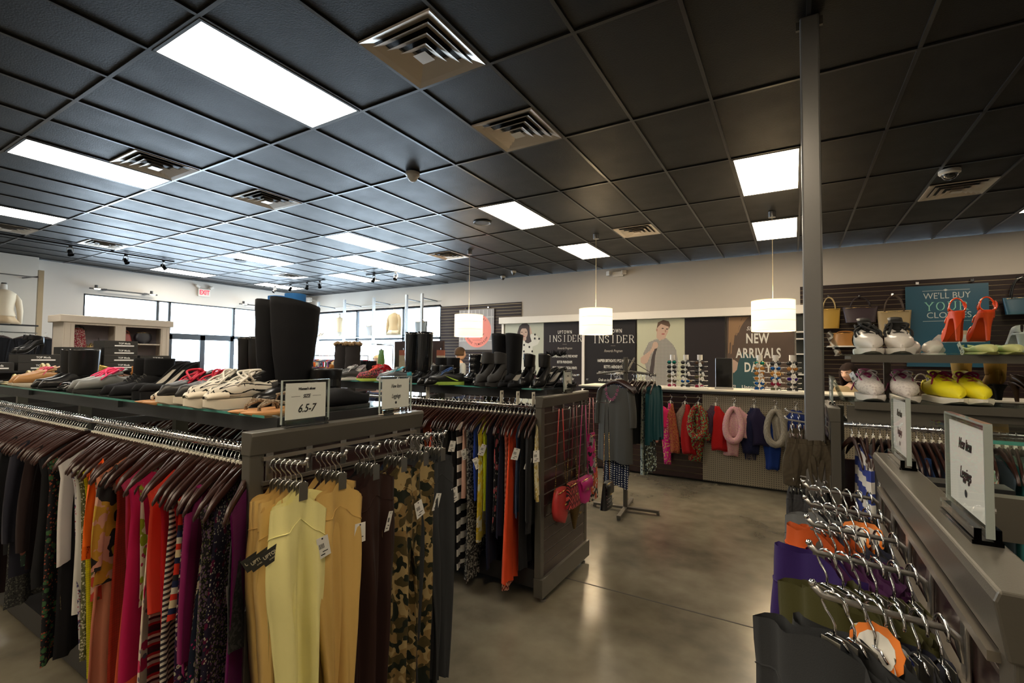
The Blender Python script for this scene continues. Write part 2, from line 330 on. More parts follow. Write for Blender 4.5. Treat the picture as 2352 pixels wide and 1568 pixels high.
# ceiling openings are shallow trays: vents and lights hang just below the tiles
DOME = mat('white_plastic', (.6, .56, .5), .35); SMOKE = mat('smoked_dome', (.02, .02, .02), .06, coat=1)
def dome(loc, label, dark=1, r=.06):
    t = thing('security_camera' if dark else 'dome_sensor', label, 'camera' if dark else 'sensor', loc)
    G().lathe([(0, 0), (r, 0), (r, -.03), (r * .8, -.045), (0, -.045)]).ob('housing', DOME, t, sm=.6)
    G().lathe([(r * .78, -.044), (r * .72, -.06), (r * .5, -.085), (r * .2, -.098), (0, -.1)]).ob('dome', SMOKE if dark else DOME, t, sm=3)
dome((-3.47, 3.74, CEIL), 'white dome sensor on a ceiling grid crossing, largest of the domes', 0, .075)
dome((1.4, 6.4, CEIL), 'white dome camera above the shoe racks past the column', 1, .09)
dome((-5.37, 9.1, CEIL), 'small white dome camera just off the poster wall'); dome((-5.93, 9.55, CEIL), 'small white dome camera mounted lowest at the top of the poster wall')
for loc, d in (((-3.86, 5.63, CEIL), 'before the middle ceiling light'), ((-9.8, 5.5, CEIL), 'over the windows side')):
    t = thing('ceiling_speaker', 'round dark flush ceiling speaker ' + d, 'speaker', loc)
    G().lathe([(0, -.004), (.1, -.004), (.12, -.012), (.13, 0)]).ob('ring', mat('speaker_grey', (.05, .055, .055), .5), t, sm=.6)
    G().lathe([(0, -.006), (.1, -.006), (.1, -.003)]).ob('grille', mat('speaker_dark', (.02, .02, .02), .7), t)
# pendants
SHADE = mat('lit_linen_shade', (.95, .85, .65), .8, em=1.2, emc=(1, .80, .52))
def pendant(x, y, label):
    t = thing('pendant_lamp', label, 'pendant lamp', (x, y, CEIL), group='drum pendant lamps over the counter')
    G().lathe([(0, 0), (.045, 0), (.045, -.075), (0, -.075)]).ob('canopy', ST, t, sm=.6)
    G().tube([(0, 0, -.07), (0.002, 0, -.6), (0, 0, -1.19)], .0035).ob('cord', mat('clear_cord', (.6, .5, .3), .3), t)
    sh = G().lathe([(.255, -1.18), (.255, -1.575)], n=40).ob('lamp_shade', SHADE, t, sm=3, sol=.003)
    for z in (-1.18, -1.31, -1.445, -1.575): G().lathe([(.2575, z - .003), (.259, z), (.2575, z + .003)], n=40).ob('rim', mat('shade_rim', (.7, .55, .3), .6, em=.6, emc=(1, .7, .35)), sh)
    g = G()
    for k in range(3): a = k * 2.1; g.tube([(0, 0, -1.19), (.25 * cos(a), .25 * sin(a), -1.19)], .003)
    g.ob('spider', ST, t)
    b = G().ball((0, 0, -1.33), .045).ob('bulb', mat('lit_bulb', (1, .9, .7), .5, em=30, emc=(1, .75, .42)), t, sm=3)
    l = bpy.data.lights.new('pendant_light', 'POINT'); l.energy = 32; l.color = (1, .76, .46); l.shadow_soft_size = .08
    o = bpy.data.objects.new('pendant_light', l); link(o, t); o.location = (0, 0, -1.45)
    for z, rx, e in ((-1.15, pi, 26), (-1.6, 0, 16)):
        l = bpy.data.lights.new('pendant_glow', 'SPOT'); l.energy = e; l.color = (1, .78, .5); l.spot_size = 2.6; l.spot_blend = .8; l.shadow_soft_size = .1
        o = bpy.data.objects.new('pendant_glow', l); link(o, t); o.location = (0, 0, z); o.rotation_euler = (rx, 0, 0)
pendant(-.22, 7.07, 'lit drum pendant lamp beside the steel column, largest of the three'); pendant(-2.65, 7.03, 'lit drum pendant lamp in the middle, before the rewards posters'); pendant(-5.07, 7.0, 'lit drum pendant lamp before the coral circle poster')
# spot tracks
def head_proto():
    t = thing('track_spotlight', 'x', 'spotlight', group='spotlights on ceiling tracks')
    G().box(-.02, .02, -.02, .02, -.03, 0).ob('adapter', BLACK, t)
    G().tube([(0, 0, -.03), (0, .045, -.05), (0, .045, -.12)], .006).tube([(0, 0, -.03), (0, -.045, -.05), (0, -.045, -.12)], .006).ob('yoke', ST, t)
    g = G().lathe([(.02, .06), (.034, .05), (.036, -.04), (.046, -.06), (.04, -.062), (.03, -.03), (0, -.028)])
    g.ob('lamp_head', mat('spot_black', (.02, .02, .02), .25, .6), t, (0, 0, -.12), sm=.8, rot=(0, -.7, 0)); return t
tracks = [('x', -11.1, 1.0, 4.85, (3.2, 4.02, 4.66), 'over the bay beside the dress rail', (2.0,)), ('y', 7.86, -12.8, -10.2, (-12.3, -11.6, -10.9, -10.4), 'before the corner windows', ()), ('y', 7.86, -8.7, -7.45, (-8.45, -7.75), 'short piece towards the counter', ())]
PH = head_proto(); first = 1; k = 0
for ax, p, a, b, hs, d, ex in tracks:
    o = (G().box(p - .018, p + .018, a, b, CEIL - .03, CEIL) if ax == 'x' else G().box(a, b, p - .018, p + .018, CEIL - .03, CEIL)).ob('lighting_track', BLACK)
    tag(o, 'black ceiling lighting track ' + d, 'track')
    for q, h in enumerate(hs):
        o = PH if first else dup(PH); first = 0
        o.location = (p, h, CEIL - .03) if ax == 'x' else (h, p, CEIL - .03); o.rotation_euler = (0, 0, (0 if ax == 'x' else -1.6) + .4 * q)
        o['label'] = 'small black spotlight on the track %s, %s along it' % (d, ('first', 'second', 'third', 'fourth')[q])
# wall mounted items
t = thing('exit_sign', 'white exit sign with red letters and two emergency lamps above the door', 'exit sign', (X0, 6.62, 3.26))
G().box(0, .05, -.15, .15, -.1, .1).ob('housing', DOME, t, bev=.006)
text('EXIT', .17, mat('exit_red', (.8, .01, .03), .4, em=.8, emc=(1, .03, .08)), t, (.052, 0, 0), (pi / 2, 0, pi / 2), .72, .004)
for s in (-1, 1): G().cb((.05, s * .17, .15), (.07, .1, .06), M.Rotation(s * .5, 3, 'X')).ob('emergency_lamp', DOME, t, bev=.01)
t = thing('emergency_light', 'white twin headed emergency light high on the poster wall', 'emergency light', (-3.2, Y1, 3.42))
G().box(-.12, .12, -.06, 0, -.06, .05).ob('housing', DOME, t, bev=.008)
for s in (-1, 1): G().cb((s * .17 - .03, -.07, .02), (.1, .05, .1), M.Rotation(s * .5, 3, 'Z')).ob('lamp_head', DOME, t, bev=.01)
t = thing('wall_speaker', 'small white speaker in the corner of the two window walls', 'speaker', (-13.2, 9.6, 3.4)); G().box(-.08, .08, -.06, .06, -.07, .07).ob('housing', DOME, t, bev=.01); G().box(-.02, .02, .05, .25, -.02, .02).ob('bracket', DOME, t)
for y0_, y1_, d in ((4.2, 5.5, 'above the window nearer the cabinet'), (7.5, 8.6, 'above the window past the exit sign')):
    t = thing('picture_light', 'dark wall mounted light bar ' + d, 'wall light', (X0, y0_, 3.06)); L = y1_ - y0_
    G().box(.12, .15, 0, L, -.02, .01).ob('bar', BLACK, t); [G().box(0, .13, L * q_, L * q_ + .06, -.02, .02).ob('arm', BLACK, t) for q_ in (.2, .8)]
    for q in (.12, L - .12): G().lathe([(0, .08), (.03, .08), (.03, 0)], (.135, q, 0)).ob('lamp_head', BLACK, t); G().lathe([(0, -.001), (.06, -.005), (.05, -.02), (0, -.02)], (.2, q, 0)).ob('lit_disc', mat('lit_disc', (1, .9, .7), .5, em=5), t)
# ---------------- merchandise kit ----------------
R = random.Random(7)
def smooth(a, b, x): x = max(0, min(1, (x - a) / (b - a))); return x * x * (3 - 2 * x)
TAGM = mat('white_card', (.75, .74, .7), .6); CLIPM = mat('white_size_clip', (.7, .67, .58), .5); MCLIP = mat('satin_metal_clip', (.3, .29, .26), .3, .85)
def price_tag(par, loc, rz=0, s=1, tilt=.3, rows=4):
    """white ticket with a punched heart, bar code and printed lines; faces +x at rz 0"""
    t = G().prism([(-.016 * s, 0), (.016 * s, 0), (.018 * s, -.06 * s), (-.018 * s, -.063 * s)], 0, .0008, 'x').ob('price_tag', TAGM, par, loc, rot=(tilt, .12, rz))
    g = G().box(.0008, .0012, -.002 * s, .002 * s, -.008 * s, -.003 * s)
    for k in range(7): g.box(.0008, .0012, -.012 * s + k * .0022 * s, -.011 * s + k * .0022 * s, -.034 * s, -.02 * s)
    g.box(.0008, .0012, -.004 * s, .011 * s, -.045 * s, -.0425 * s).box(.0008, .0012, -.01 * s, .002 * s, -.054 * s, -.051 * s)
    g.ob('print', INK, t); return t
def brand_tag(par, loc, rz=0, rot=(0, 0, 0), s=1):
    t = G().prism([(-.03 * s, -.018 * s), (.03 * s, -.018 * s), (.03 * s, .018 * s), (-.03 * s, .018 * s)], 0, .0008, 'x').ob('brand_tag', mat('black_card', (.018, .018, .015), .6), par, loc, rot=(rot[0], rot[1], rz))
    text('UPTOWN', .013 * s, mat('tag_gold', (.5, .45, .33), .6), t, (.0012, 0, .003 * s), (pi / 2, 0, pi / 2), .85, .0003)
    text('CHEAPSKATE', .005 * s, MATS['tag_gold'], t, (.0012, 0, -.008 * s), (pi / 2, 0, pi / 2), 1); return t
def hook_pts(r=.019, neck=-.075, n=12):      # chrome question-mark hook, top of the curve rests on the rail at z 0
    p = [(0, 0, neck), (0, 0, neck + .016), (0, .004, neck + .024), (0, .014, neck + .034), (0, r, -r * .9)]
    p += [(0, r * cos(a), -r + .003 + r * sin(a)) for a in [pi * k / n for k in range(1, n + 2)]]
    return p
def hanger_proto(label, group, wood=True, w=.215):
    t = thing('clothes_hanger', label, 'hanger', group=group)
    G().tube(hook_pts(), .0021, 6).ob('hook', CH, t, sm=3)
    rings = []
    for k in range(17):
        u = k / 8 - 1; y = u * w; z = -.085 - .095 * abs(u) ** 1.35 - .012 * smooth(.85, 1, abs(u)); h = .019 - .004 * abs(u); tx = .0065
        if abs(u) > .97: h *= .55; tx *= .6
        x = .012 * (1 - abs(u)) - .01
        rings.append([(x + tx * cos(a), y, z + h * sin(a)) for a in [2 * pi * q / 8 for q in range(8)]])
    G().loft(rings).ob('hanger_bar', WOODH, t, sm=3)
    G().box(-.006, .006, -.011, .011, -.078, -.062).ob('size_clip', CLIPM, t, bev=.002)
    return t
def clip_hanger_proto(label, group, w=.0, cw=.03):
    """short chrome hook with one broad grey metal clip"""
    t = thing('clip_hanger', label, 'hanger', group=group)
    G().tube(hook_pts(.02, -.062), .0022, 6).ob('hook', CH, t, sm=3)
    G().tube([(0, -.022, -.074), (0, -.01, -.063), (0, .01, -.063), (0, .022, -.074)], .0022, 5).ob('crossbar', CH, t, sm=3)
    for s in (-1, 1): G().box(s * .0085, s * .0100, -cw / 2, cw / 2, -.118, -.064).ob('clip', MCLIP, t, bev=.0006)
    return t
def garment(name, m, par=None, loc=(0, 0, 0), rz=0, W=.205, Wb=.23, L=.6, drop=.085, neck=.075, nd=.05, t=.013, fold=.009, nf=4, sleeve=0, seed=0, z0=-.09, waist=0, hemcurve=0, ph=0, nu=26, nv=15, wob=.01, straps=0):
    """hollow hanging garment: front and back meet at the sides, cloth folds deepen towards the hem"""
    q = random.Random(seed); p1, p2, p3 = q.random() * 6, q.random() * 6, q.random() * 6; rows = []
    for i in range(nv + 1):
        v = i / nv; ring = []
        for side in (1, -1):
            us = [k / nu * 2 - 1 for k in range(nu)] if side > 0 else [1 - k / nu * 2 for k in range(nu)]
            for u in us:
                au = abs(u); zt = z0 - drop * au ** 1.2
                if neck and au * W < neck: zt -= nd * (1 if side > 0 else .3) * math.sqrt(max(0, 1 - (au * W / neck) ** 2))
                if straps and .45 < au: zt -= straps * smooth(.45, 1, au)
                zb = z0 - L + hemcurve * u * u * L + wob * sin(u * 5 + p1)
                hw = W + (Wb - W) * v ** .8 - waist * math.exp(-((v - .45) / .2) ** 2) - (.018 * smooth(0, .12, v) if sleeve == 0 else 0)
                f = (fold * (.15 + v)) * (sin(u * nf * pi + p1 + v * .8) + .5 * sin(u * nf * 2.3 * pi + p2))
                e = math.sqrt(max(0, 1 - u ** 2)); th = t * (.35 + .65 * min(1, v * 4)) * e
                ring.append((side * th + f + wob * v * sin(v * 3 + p3), u * hw * (1 - .12 * v * abs(sin(p2 + v * 2)) * (nf > 3)), zt + (zb - zt) * v))
        rows.append(ring)
    g = G().loft(rows, cap=False)
    if sleeve:
        for s in (-1, 1):
            rr = []
            for i in range(8):
                v = i / 7; y = s * (W * .93 + .03 * v + .012 * sin(v * 3)); z = z0 - drop * .9 - sleeve * v - .03
                r = .062 * (1 - .42 * v); rr.append([(t * 1.1 * cos(a) + fold * .7 * sin(a * 3 + p1 + v * 2), y + r * .62 * sin(a), z + (.04 * (1 - v)) * (1 - s * sin(a) * .9)) for a in [2 * pi * k / 12 for k in range(12)]])
            g.loft(rr, cap=False)
    return g.ob(name, m, par, loc, rz, sm=3)
def leggings(m, par=None, loc=(0, 0, 0), rz=0, W=.085, L=.88, t=.02, seed=0, droop=.05, z0=-.092, flare=1.0, name='leggings'):
    """leggings folded lengthwise and gripped at the middle of the waistband"""
    q = random.Random(seed); p1, p2, p3 = [q.random() * 6 for _ in range(3)]; rows = []; nu, nv = 22, 22
    for i in range(nv + 1):
        v = i / nv; ring = []
        for side in (1, -1):
            for k in range(nu):
                u = (k / nu * 2 - 1) * side
                zt = z0 + .008 - .008 * math.exp(-((abs(u) - .45) / .16) ** 2) - droop * abs(u) ** 1.05 * (1.3 if u * (1 if p1 > 3 else -1) > 0 else .7) + (.006 if side < 0 else 0); zb = z0 - L + .01 * sin(u * 3 + p2)
                hw = W * (1.04 - .10 * smooth(0, .1, v) + .14 * sin(pi * min(1, v * 2.6)) * flare - .34 * smooth(.15, .95, v) + .03 * sin(v * 9 + p1))
                f = .023 * (.45 + .7 * smooth(0, .5, v)) * (sin(u * 5.2 + p1 + 1.2 * v) + .5 * sin(u * 11.5 + p2 - 1.5 * v))
                if side > 0: f -= .012 * math.exp(-(u * 5) ** 2) * (1 - .6 * v)
                f *= 1 - math.exp(-(u * 2.6) ** 2) * (1 - smooth(0, .2, v)); th = t * math.sqrt(max(0, 1 - u ** 2)) * (.45 + .55 * smooth(0, .15, v)) * (1 - .35 * v)
                if v < .001: th *= 1.2
                ring.append((side * th + f, u * hw + .006 * sin(v * 6 + p3), zt + (zb - zt) * v))
        rows.append(ring)
    o = G().loft(rows, cap=False).ob(name, m, par, loc, rz, sm=3)
    rows2 = [[(x * 1.03 + .0006 * (1 if x > 0 else -1), y * 1.01, z + (.002 if i == 0 else 0)) for x, y, z in rows[i]] for i in (0, 1)]
    b = len(rows[0]); seam = [(x * 1.05, y * 1.012, z) for x, y, z in rows[2]]
    G().tube(seam, .0018, 4, closed=True).ob('waist_seam', m, o)
    return o
# ---------------- shoes: built pointing to +x, heel at x 0, sole on z 0 ----------------
LEA = mat('black_leather', (.008, .008, .009), .3, coat=.2, spec=.4); SUE = mat('black_suede', (.006, .0065, .009), .8, bump=(500, .3), spec=.25); LINE = mat('shoe_lining_tan', (.35, .22, .1), .7)
def sect(x, w, zb, h, open_, n=14, lean=0, base=.0):
    """a cross section: U when open_>0 (edges at the opening), closed over the top when 0"""
    a0 = pi * (1 - open_) if open_ > .02 else pi; pts = []
    for k in range(n + 1):
        a = -a0 + 2 * a0 * k / n; s_, c_ = sin(a), -cos(a)
        y = w * math.copysign(abs(s_) ** .8, s_) * (1 if c_ < 0 else 1 - .22 * c_); z = zb + h * (.5 + .5 * math.copysign(abs(c_) ** .75, c_)); pts.append((x, y, z))
    return pts
def upper(par, m, L, w, hts, opens, lift=0, name='upper', toe=.0, sol=.0035, point=.35):
    """hts and opens are sampled heel to toe"""
    rows = []; n = 16
    def sm(a, t):
        q = t * (len(a) - 1); i = min(int(q), len(a) - 2); f = q - i; f = f * f * (3 - 2 * f); return a[i] * (1 - f) + a[i + 1] * f
    for i in range(n + 1):
        t = i / n; tt = .02 + .98 * t; x = L * t
        ww = w * (.62 + .10 * sin(pi * min(t / .25, 1) * .5) + .3 * math.exp(-((t - .7) / .25) ** 2)) * (1 - (t ** (6 + 6 * (1 - point)) * (1 - .12)) if t > .5 else 1) * (math.sqrt(min(1, (t + .01) / .12)) if t < .12 else 1)
        zb = lift * (1 - smooth(.12, .68, t)) + toe * t ** 4
        rows.append(sect(x, max(ww, .004), zb + .004, max(sm(hts, t), .006) * (.35 if i == n else 1), sm(opens, t)))
    rows.append([(x_ + .004, y_ * .35, .6 * z_ + .4 * (toe + .012)) for x_, y_, z_ in rows[-1]])
    o = G().loft(rows, close=False).ob(name, m, par, sm=3); q = o.modifiers.new('w', 'WELD'); q.merge_threshold = .0004; q = o.modifiers.new('s', 'SOLIDIFY'); q.thickness = sol; q.offset = 0; return o
def catmull(p, n=5):
    p = [V(q) for q in p]; p = [p[0] * 2 - p[1]] + p + [p[-1] * 2 - p[-2]]; out = []
    for i in range(1, len(p) - 2):
        for k in range(n):
            t = k / n; a, b, c, d = p[i - 1:i + 3]; out.append(.5 * ((2 * b) + (c - a) * t + (2 * a - 5 * b + 4 * c - d) * t * t + (3 * b - a - 3 * c + d) * t ** 3))
    return out + [p[-2]]
def sole(par, m, L, w, th=.012, lift=0, name='sole', platform=0, wedge=0, point=.35, over=.004):
    rows = []; n = 16
    for i in range(n + 1):
        t = i / n; x = -over + (L + 2 * over) * t
        ww = (w * (.62 + .10 * sin(pi * min(t / .25, 1) * .5) + .3 * math.exp(-((t - .7) / .25) ** 2)) * (1 - (t ** (6 + 6 * (1 - point)) * .88) if t > .5 else 1) * (math.sqrt(min(1, (t + .01) / .12)) if t < .12 else 1)) + over * .7
        lf = lift * (1 - smooth(.12, .68, t)); zt = lf + .004; zb = (0 if wedge else lf) - platform - (th if not wedge else 0) + (.012 * smooth(.85, 1, t))
        if wedge: zb = -platform - th
        r = []
        for k in range(8):
            a = 2 * pi * k / 8 + pi / 8; r.append((x, ww * (1 if cos(a) > 0 else -1), zt if sin(a) > 0 else zb) if k % 2 else (x, ww * .9 * (1 if cos(a) > 0 else -1), zt if sin(a) > 0 else zb))
        rows.append([(x, -ww * .92, zb), (x, ww * .92, zb), (x, ww, (zb + zt) / 2), (x, ww * .97, zt), (x, -ww * .97, zt), (x, -ww, (zb + zt) / 2)])
    return G().loft(rows).ob(name, m, par, sm=.7)
def heel(par, m, h, r0=.024, r1=.008, x=.03, d=0, name='heel'):
    return G().loft([[(x - r * .9 + d * q + r * cos(a), r * sin(a), z) for a in [2 * pi * k / 12 for k in range(12)]] for q, r, z in ((0, r0, h + .004), (.4, (r0 + r1) / 2 * .85, h * .6), (1, r1, 0))]).ob(name, m, par, sm=.8)
def laces(par, m, L, w, x0=.42, x1=.72, z0=.075, z1=.045, n=6, bow=1, loose=0, sd=0, rr=.0026):
    g = G(); q = random.Random(sd)
    for k in range(n):
        t = k / (n - 1); x = L * (x0 + (x1 - x0) * t); z = z0 + (z1 - z0) * t + .004; ww = w * (.42 + .12 * t)
        g.tube([(x, -ww, z - .008), (x + .002, -ww * .5, z + .001), (x + .005 * (-1) ** k, 0, z + .004), (x + .002, ww * .5, z + .001), (x, ww, z - .008)], rr, 5, flat=1.4)
    if bow:
        for s in (-1, 1):
            b = V((L * x0, 0, z0 + .008)); g.tube(catmull([b, b + V((.008, s * .016, .01)), b + V((.026, s * .034, .004)), b + V((.036, s * .026, -.01)), b + V((.014, s * .01, -.003)), b], 4), rr, 5)
            g.tube(catmull([b, b + V((.018, s * .014, .004)), b + V((.04 + .02 * loose, s * (.03 + .012 * loose), -.014)), b + V((.06 + .03 * loose, s * .042, -.04))], 4), rr, 5)
    if loose:
        for s in range(3): b = V((L * x0, 0, z0 + .006)); g.tube(catmull([b, b + V((q.uniform(-.02, .03), q.uniform(-.03, .03), .022)), b + V((q.uniform(0, .06), q.uniform(-.045, .045), .014)), b + V((q.uniform(.02, .09), q.uniform(-.05, .05), -.022))], 5), rr, 5)
    return g.ob('lace', m, par, sm=3)
def shaft(par, m, h, r=.05, r1=None, x=.065, base=.06, name='shaft', tilt=0, slouch=0, sd=0, sol=.003, top=0):
    q = random.Random(sd); ph = q.random() * 6; rows = []; r1 = r1 or r; n = 14 if h > .2 else 8
    for i in range(n + 1):
        t = i / n; z = base + (h - base) * t; rr = (r * .8 + (r1 - r * .8) * t ** .8) * (1 + slouch * sin(t * 22 + ph) * (1 - t * .5)) * (1 + .06 * sin(t * 3 + ph) * (h > .25))
        rows.append([(x + tilt * t * t + rr * 1.1 * cos(a) - (.012 * (1 - t) if cos(a) < 0 else -.02 * (1 - t) * cos(a)), rr * .82 * sin(a), z + top * cos(a) * t ** 6) for a in [2 * pi * k / 18 for k in range(18)]])
    return G().loft(rows, cap=False).ob(name, m, par, sm=3, sol=sol)
def shoe(kind, label, loc, rz,  c=None, m=None, c2=None, s=1, **k):
    """one shoe with its parts; every kind has its own parts and outline"""
    names = dict(boot='tall_boot', ankle='ankle_boot', pump='pump', wedge='wedge_pump', sneaker='sneaker', flat='ballet_flat', sandal='thong_sandal', bootie='peep_toe_bootie', clog='clog', strap='strappy_sandal', mule='slip_on_shoe')
    cats = dict(boot='boot', ankle='boot', pump='shoe', wedge='shoe', sneaker='sneaker', flat='shoe', sandal='sandal', bootie='boot', clog='clog', strap='sandal', mule='shoe')
    t = thing(names[kind], label, cats[kind], loc, rz); t.scale = (s,) * 3
    m = m or mat('shoe_%s' % str(c), c, k.get('r', .4), bump=(300, .1)); m2 = mat('shoe_%s' % str(c2), c2, .5) if c2 else m
    if kind == 'sneaker':
        t.location.z += k.get('chunk', 0) + .02
        sm_ = k.get('sole', (.75, .72, .65)); ms = mat('sneaker_sole_%s' % str(sm_), sm_, .55)
        hk = k.get('hk', 1)
        sole(t, ms, .28, .048, .02 + k.get('chunk', 0), point=.15)
        for o in (upper(t, m, .275, .046, (.085 * hk, .068 * hk, .078 * hk, .082, .062, .05, .04), (.36, .36, .34, .12, 0, 0, 0), point=.15, name='upper'),): pass
        G().loft([[(x, y * .024, z + (1 - y * y) * .004) for y in (-1, -.5, 0, .5, 1)] for x, z in ((.06, .105 * hk), (.085, .094 * hk), (.13, .078), (.19, .055))], close=False).ob('tongue', m2, t, sm=3, sol=.004)
        laces(t, mat('lace_%s' % str(k['lace']), k['lace'], .7), .275, .05, .34, .68, .085, .055, 6, loose=k.get('loose', 0), sd=int(loc[0] * 100), rr=k.get('lr', .0026))
        g = G()
        for s_ in (-1, 1): g.tube(catmull([(.085, s_ * .034, .074 * hk + .012), (.12, s_ * .03, .078), (.16, s_ * .03, .066), (.2, s_ * .022, .052), (.212, 0, .052)], 3), .0035, 5, flat=1.6)
        g.ob('eyestay', m2, t, sm=3)
        G().loft([sect(x_, w_ * 1.08, .008, h_, .3) for x_, w_, h_ in ((-.003, .012, .06 * hk), (.006, .026, .07 * hk), (.04, .036, .062 * hk))], close=False).ob('heel_panel', m2, t, sm=3)
        if k.get('toecap'): G().loft([sect(x, w_ * 1.06, .002, h, 0) for x, w_, h in ((.215, .05, .036), (.245, .046, .033), (.268, .036, .026), (.28, .02, .014))], close=False).ob('toe_cap', ms, t, sm=3)
        if k.get('mark'):
            for sd in (-1, 1): G().prism([(.05, .018), (.085, .03), (.15, .052), (.09, .022), (.06, .012), (.045, .012)], sd * .0475, sd * .051, 'y').ob('side_mark', mat('mark_%s' % str(k['mark']), k['mark'], .4), t)
    elif kind in ('boot', 'ankle'):
        h = k.get('h', .38 if kind == 'boot' else .15); hl = k.get('heel', .02)
        sole(t, mat('black_rubber', (.012, .012, .012), .6), .275, .048, .008, lift=hl); upper(t, m, .27, .046, (.09, .1, .1, .085, .06, .05, .045), (.3, .3, .25, .05, 0, 0, 0), lift=hl, name='foot')
        shaft(t, m, h, k.get('sr', .052), k.get('sr1'), base=.05 + hl, slouch=k.get('slouch', 0), tilt=k.get('tilt', 0), sd=int(loc[0] * 77), top=k.get('top', 0))
        if hl > .01: heel(t, MATS['black_rubber'], hl, .03, .026 if hl < .05 else .012, x=.04)
        G().tube([(.062 - .062 * 1.05, 0, .06 + hl), (.012, 0, h * .5), (.062 - (k.get('sr1') or .052) * 1.12, 0, h - .005)], .0016, 4).ob('back_seam', m2, t)
        if k.get('fur'):
            fm = mat('fur_trim', (.28, .18, .09), .9, bump=(150, 1)); g = G()
            for a in range(40): q = 2 * pi * a / 40; g.ball((.065 + cos(q) * k.get('sr', .052) * 1.15, sin(q) * .05, h + R.uniform(-.012, .012)), R.uniform(.012, .018), 6, 4)
            g.ob('fur_cuff', fm, t, sm=3)
        if k.get('chain'):
            g = G(); 
            for a in range(22): q = 2 * pi * a / 22; g.lathe([(.004, -.002), (.006, 0), (.004, .002)], (.068 + cos(q) * .058, sin(q) * .05, .13), 6)
            g.ob('chain', mat('gold', (.7, .5, .18), .25, 1), t)
        if k.get('buckle'): G().loft([[(.062 + cos(a) * r, sin(a) * r * .85, z) for a in [2 * pi * q / 18 for q in range(18)]] for r, z in ((.058, .07), (.058, .1))], cap=False).ob('ankle_strap', LEA, t, sol=.003); G().lathe([(.018, -.003), (.022, 0), (.018, .003)], (0, 0, 0), 16).xf(M.Translation((.07, -.053, .085)) @ M.Rotation(pi / 2, 4, 'X')).ob('buckle', mat('gold', (.7, .5, .18), .25, 1), t)
        if k.get('lace'): laces(t, mat('lace_%s' % str(k['lace']), k['lace'], .7), .27, .045, .3, .62, .14, .07, 8, bow=0)
        if k.get('studs'):
            g = G()
            for a in range(6):
                for b in range(5): g.ball((.09 + b * .008, -.048 + b * .003, .12 + a * .02), .003, 6, 4)
            g.ob('stud', CH, t)
        if k.get('foam'): G().lathe([(.046, h - .06), (.046, h + .04), (.034, h + .042), (.032, h - .06)], (.068 + k.get('tilt', 0) * .8, 0, 0), 24).ob('foam_roll', mat('blue_foam', (.03, .2, .6), .9, bump=(200, .6)), t, sm=.7)
    elif kind in ('pump', 'wedge', 'bootie', 'strap'):
        lf = k.get('lift', .075); pf = k.get('plat', 0); t.location.z += pf + .006
        if kind == 'wedge': sole(t, m2, .235, .042, .006, lift=lf, wedge=1, platform=pf)
        else: sole(t, m2, .235, .042, .006, lift=lf, platform=pf); heel(t, m2, lf + pf, k.get('hr', .022), k.get('hr1', .008), x=.03).location.z = -pf - .006
        if kind == 'bootie':
            upper(t, m, .215, .043, (.1, .1, .1, .085, .06, .045), (.3, .3, .25, .1, .02, .02), lift=lf, name='upper', point=0)
            shaft(t, m, lf + k.get('h', .13), .047, .05, base=.05 + lf, top=.01, sd=3)
        elif kind == 'strap':
            for x, z, r in ((.17, .0, .036), (.1, lf * .5, .035), (.03, lf, .032)):
                G().tube([(x, cos(a) * r * 1.05, z + sin(a) * (.05 if x > .05 else .07) + .004) for a in [pi * q / 10 for q in range(11)]], .004, 6, flat=2).ob('strap', m, t, sm=3)
            G().loft([sect(x, .034, lf, h_, .35) for x, h_ in ((0, .06), (.02, .07), (.05, .05))], close=False).ob('heel_counter', m, t, sm=3, sol=.003)
        else:
            upper(t, m, .24, .041, (.055, .042, .035, .03, .036, .035, .028), (.4, .42, .45, .47, .3, 0, 0), lift=lf, point=.8, name='upper')
            G().loft([[(x, y * .027, z_) for y in (-1, 0, 1)] for x, z_ in ((.012, lf + .008), (.06, lf * .92 + .008), (.1, lf * .55 + .008), (.16, .009))], close=False).ob('insole', mat('insole_grey', (.3, .27, .22), .5), t, sm=3)
        if k.get('bow'): G().ball((.2, .018, .05), .02, 8, 6, (1, 1.2, .5)).ball((.2, -.018, .05), .02, 8, 6, (1, 1.2, .5)).ob('toe_bow', m, t, sm=3)
        if k.get('feather'):
            g = G()
            for q in range(60): a = R.uniform(0, 6.28); g.tube([(.06, 0, lf + .12), (.06 + cos(a) * .03, sin(a) * .03, lf + .14), (.06 + cos(a) * .05, sin(a) * .05, lf + R.uniform(.12, .17))], [.002, .005, .0005], 4)
            g.ob('feather_trim', SUE, t)
    elif kind == 'flat':
        sole(t, m2, .245, .042, .006, point=.7); upper(t, m, .245, .041, (.055, .042, .036, .032, .036, .034, .026), (.4, .42, .45, .47, .35, .02, 0), point=.7)
        G().loft([[(x, y * .034, .008) for y in (-1, 0, 1)] for x in (.01, .06, .12, .17)], close=False).ob('insole', mat('insole_tan', (.3, .2, .12), .6), t)
        if k.get('bow'): G().ball((.19, .012, .04), .013, 8, 6).ball((.19, -.012, .04), .013, 8, 6).ob('toe_bow', m2, t, sm=3)
    elif kind == 'mule':
        sole(t, MATS.get('black_rubber') or mat('black_rubber', (.012, .012, .012), .6), .28, .054, .022, point=.1); upper(t, m, .275, .052, (.07, .06, .07, .08, .07, .055, .045), (.38, .38, .36, .3, 0, 0, 0), point=.1)
        if k.get('buckle'): G().cb((.12, 0, .085), (.035, .09, .006)).ob('strap', LEA, t); G().tube([(.105, -.06, .1), (.14, -.06, .1), (.14, -.06, .065), (.105, -.06, .065)], .003, 6, closed=True).ob('buckle', mat('gold', (.7, .5, .18), .25, 1), t)
    elif kind == 'clog':
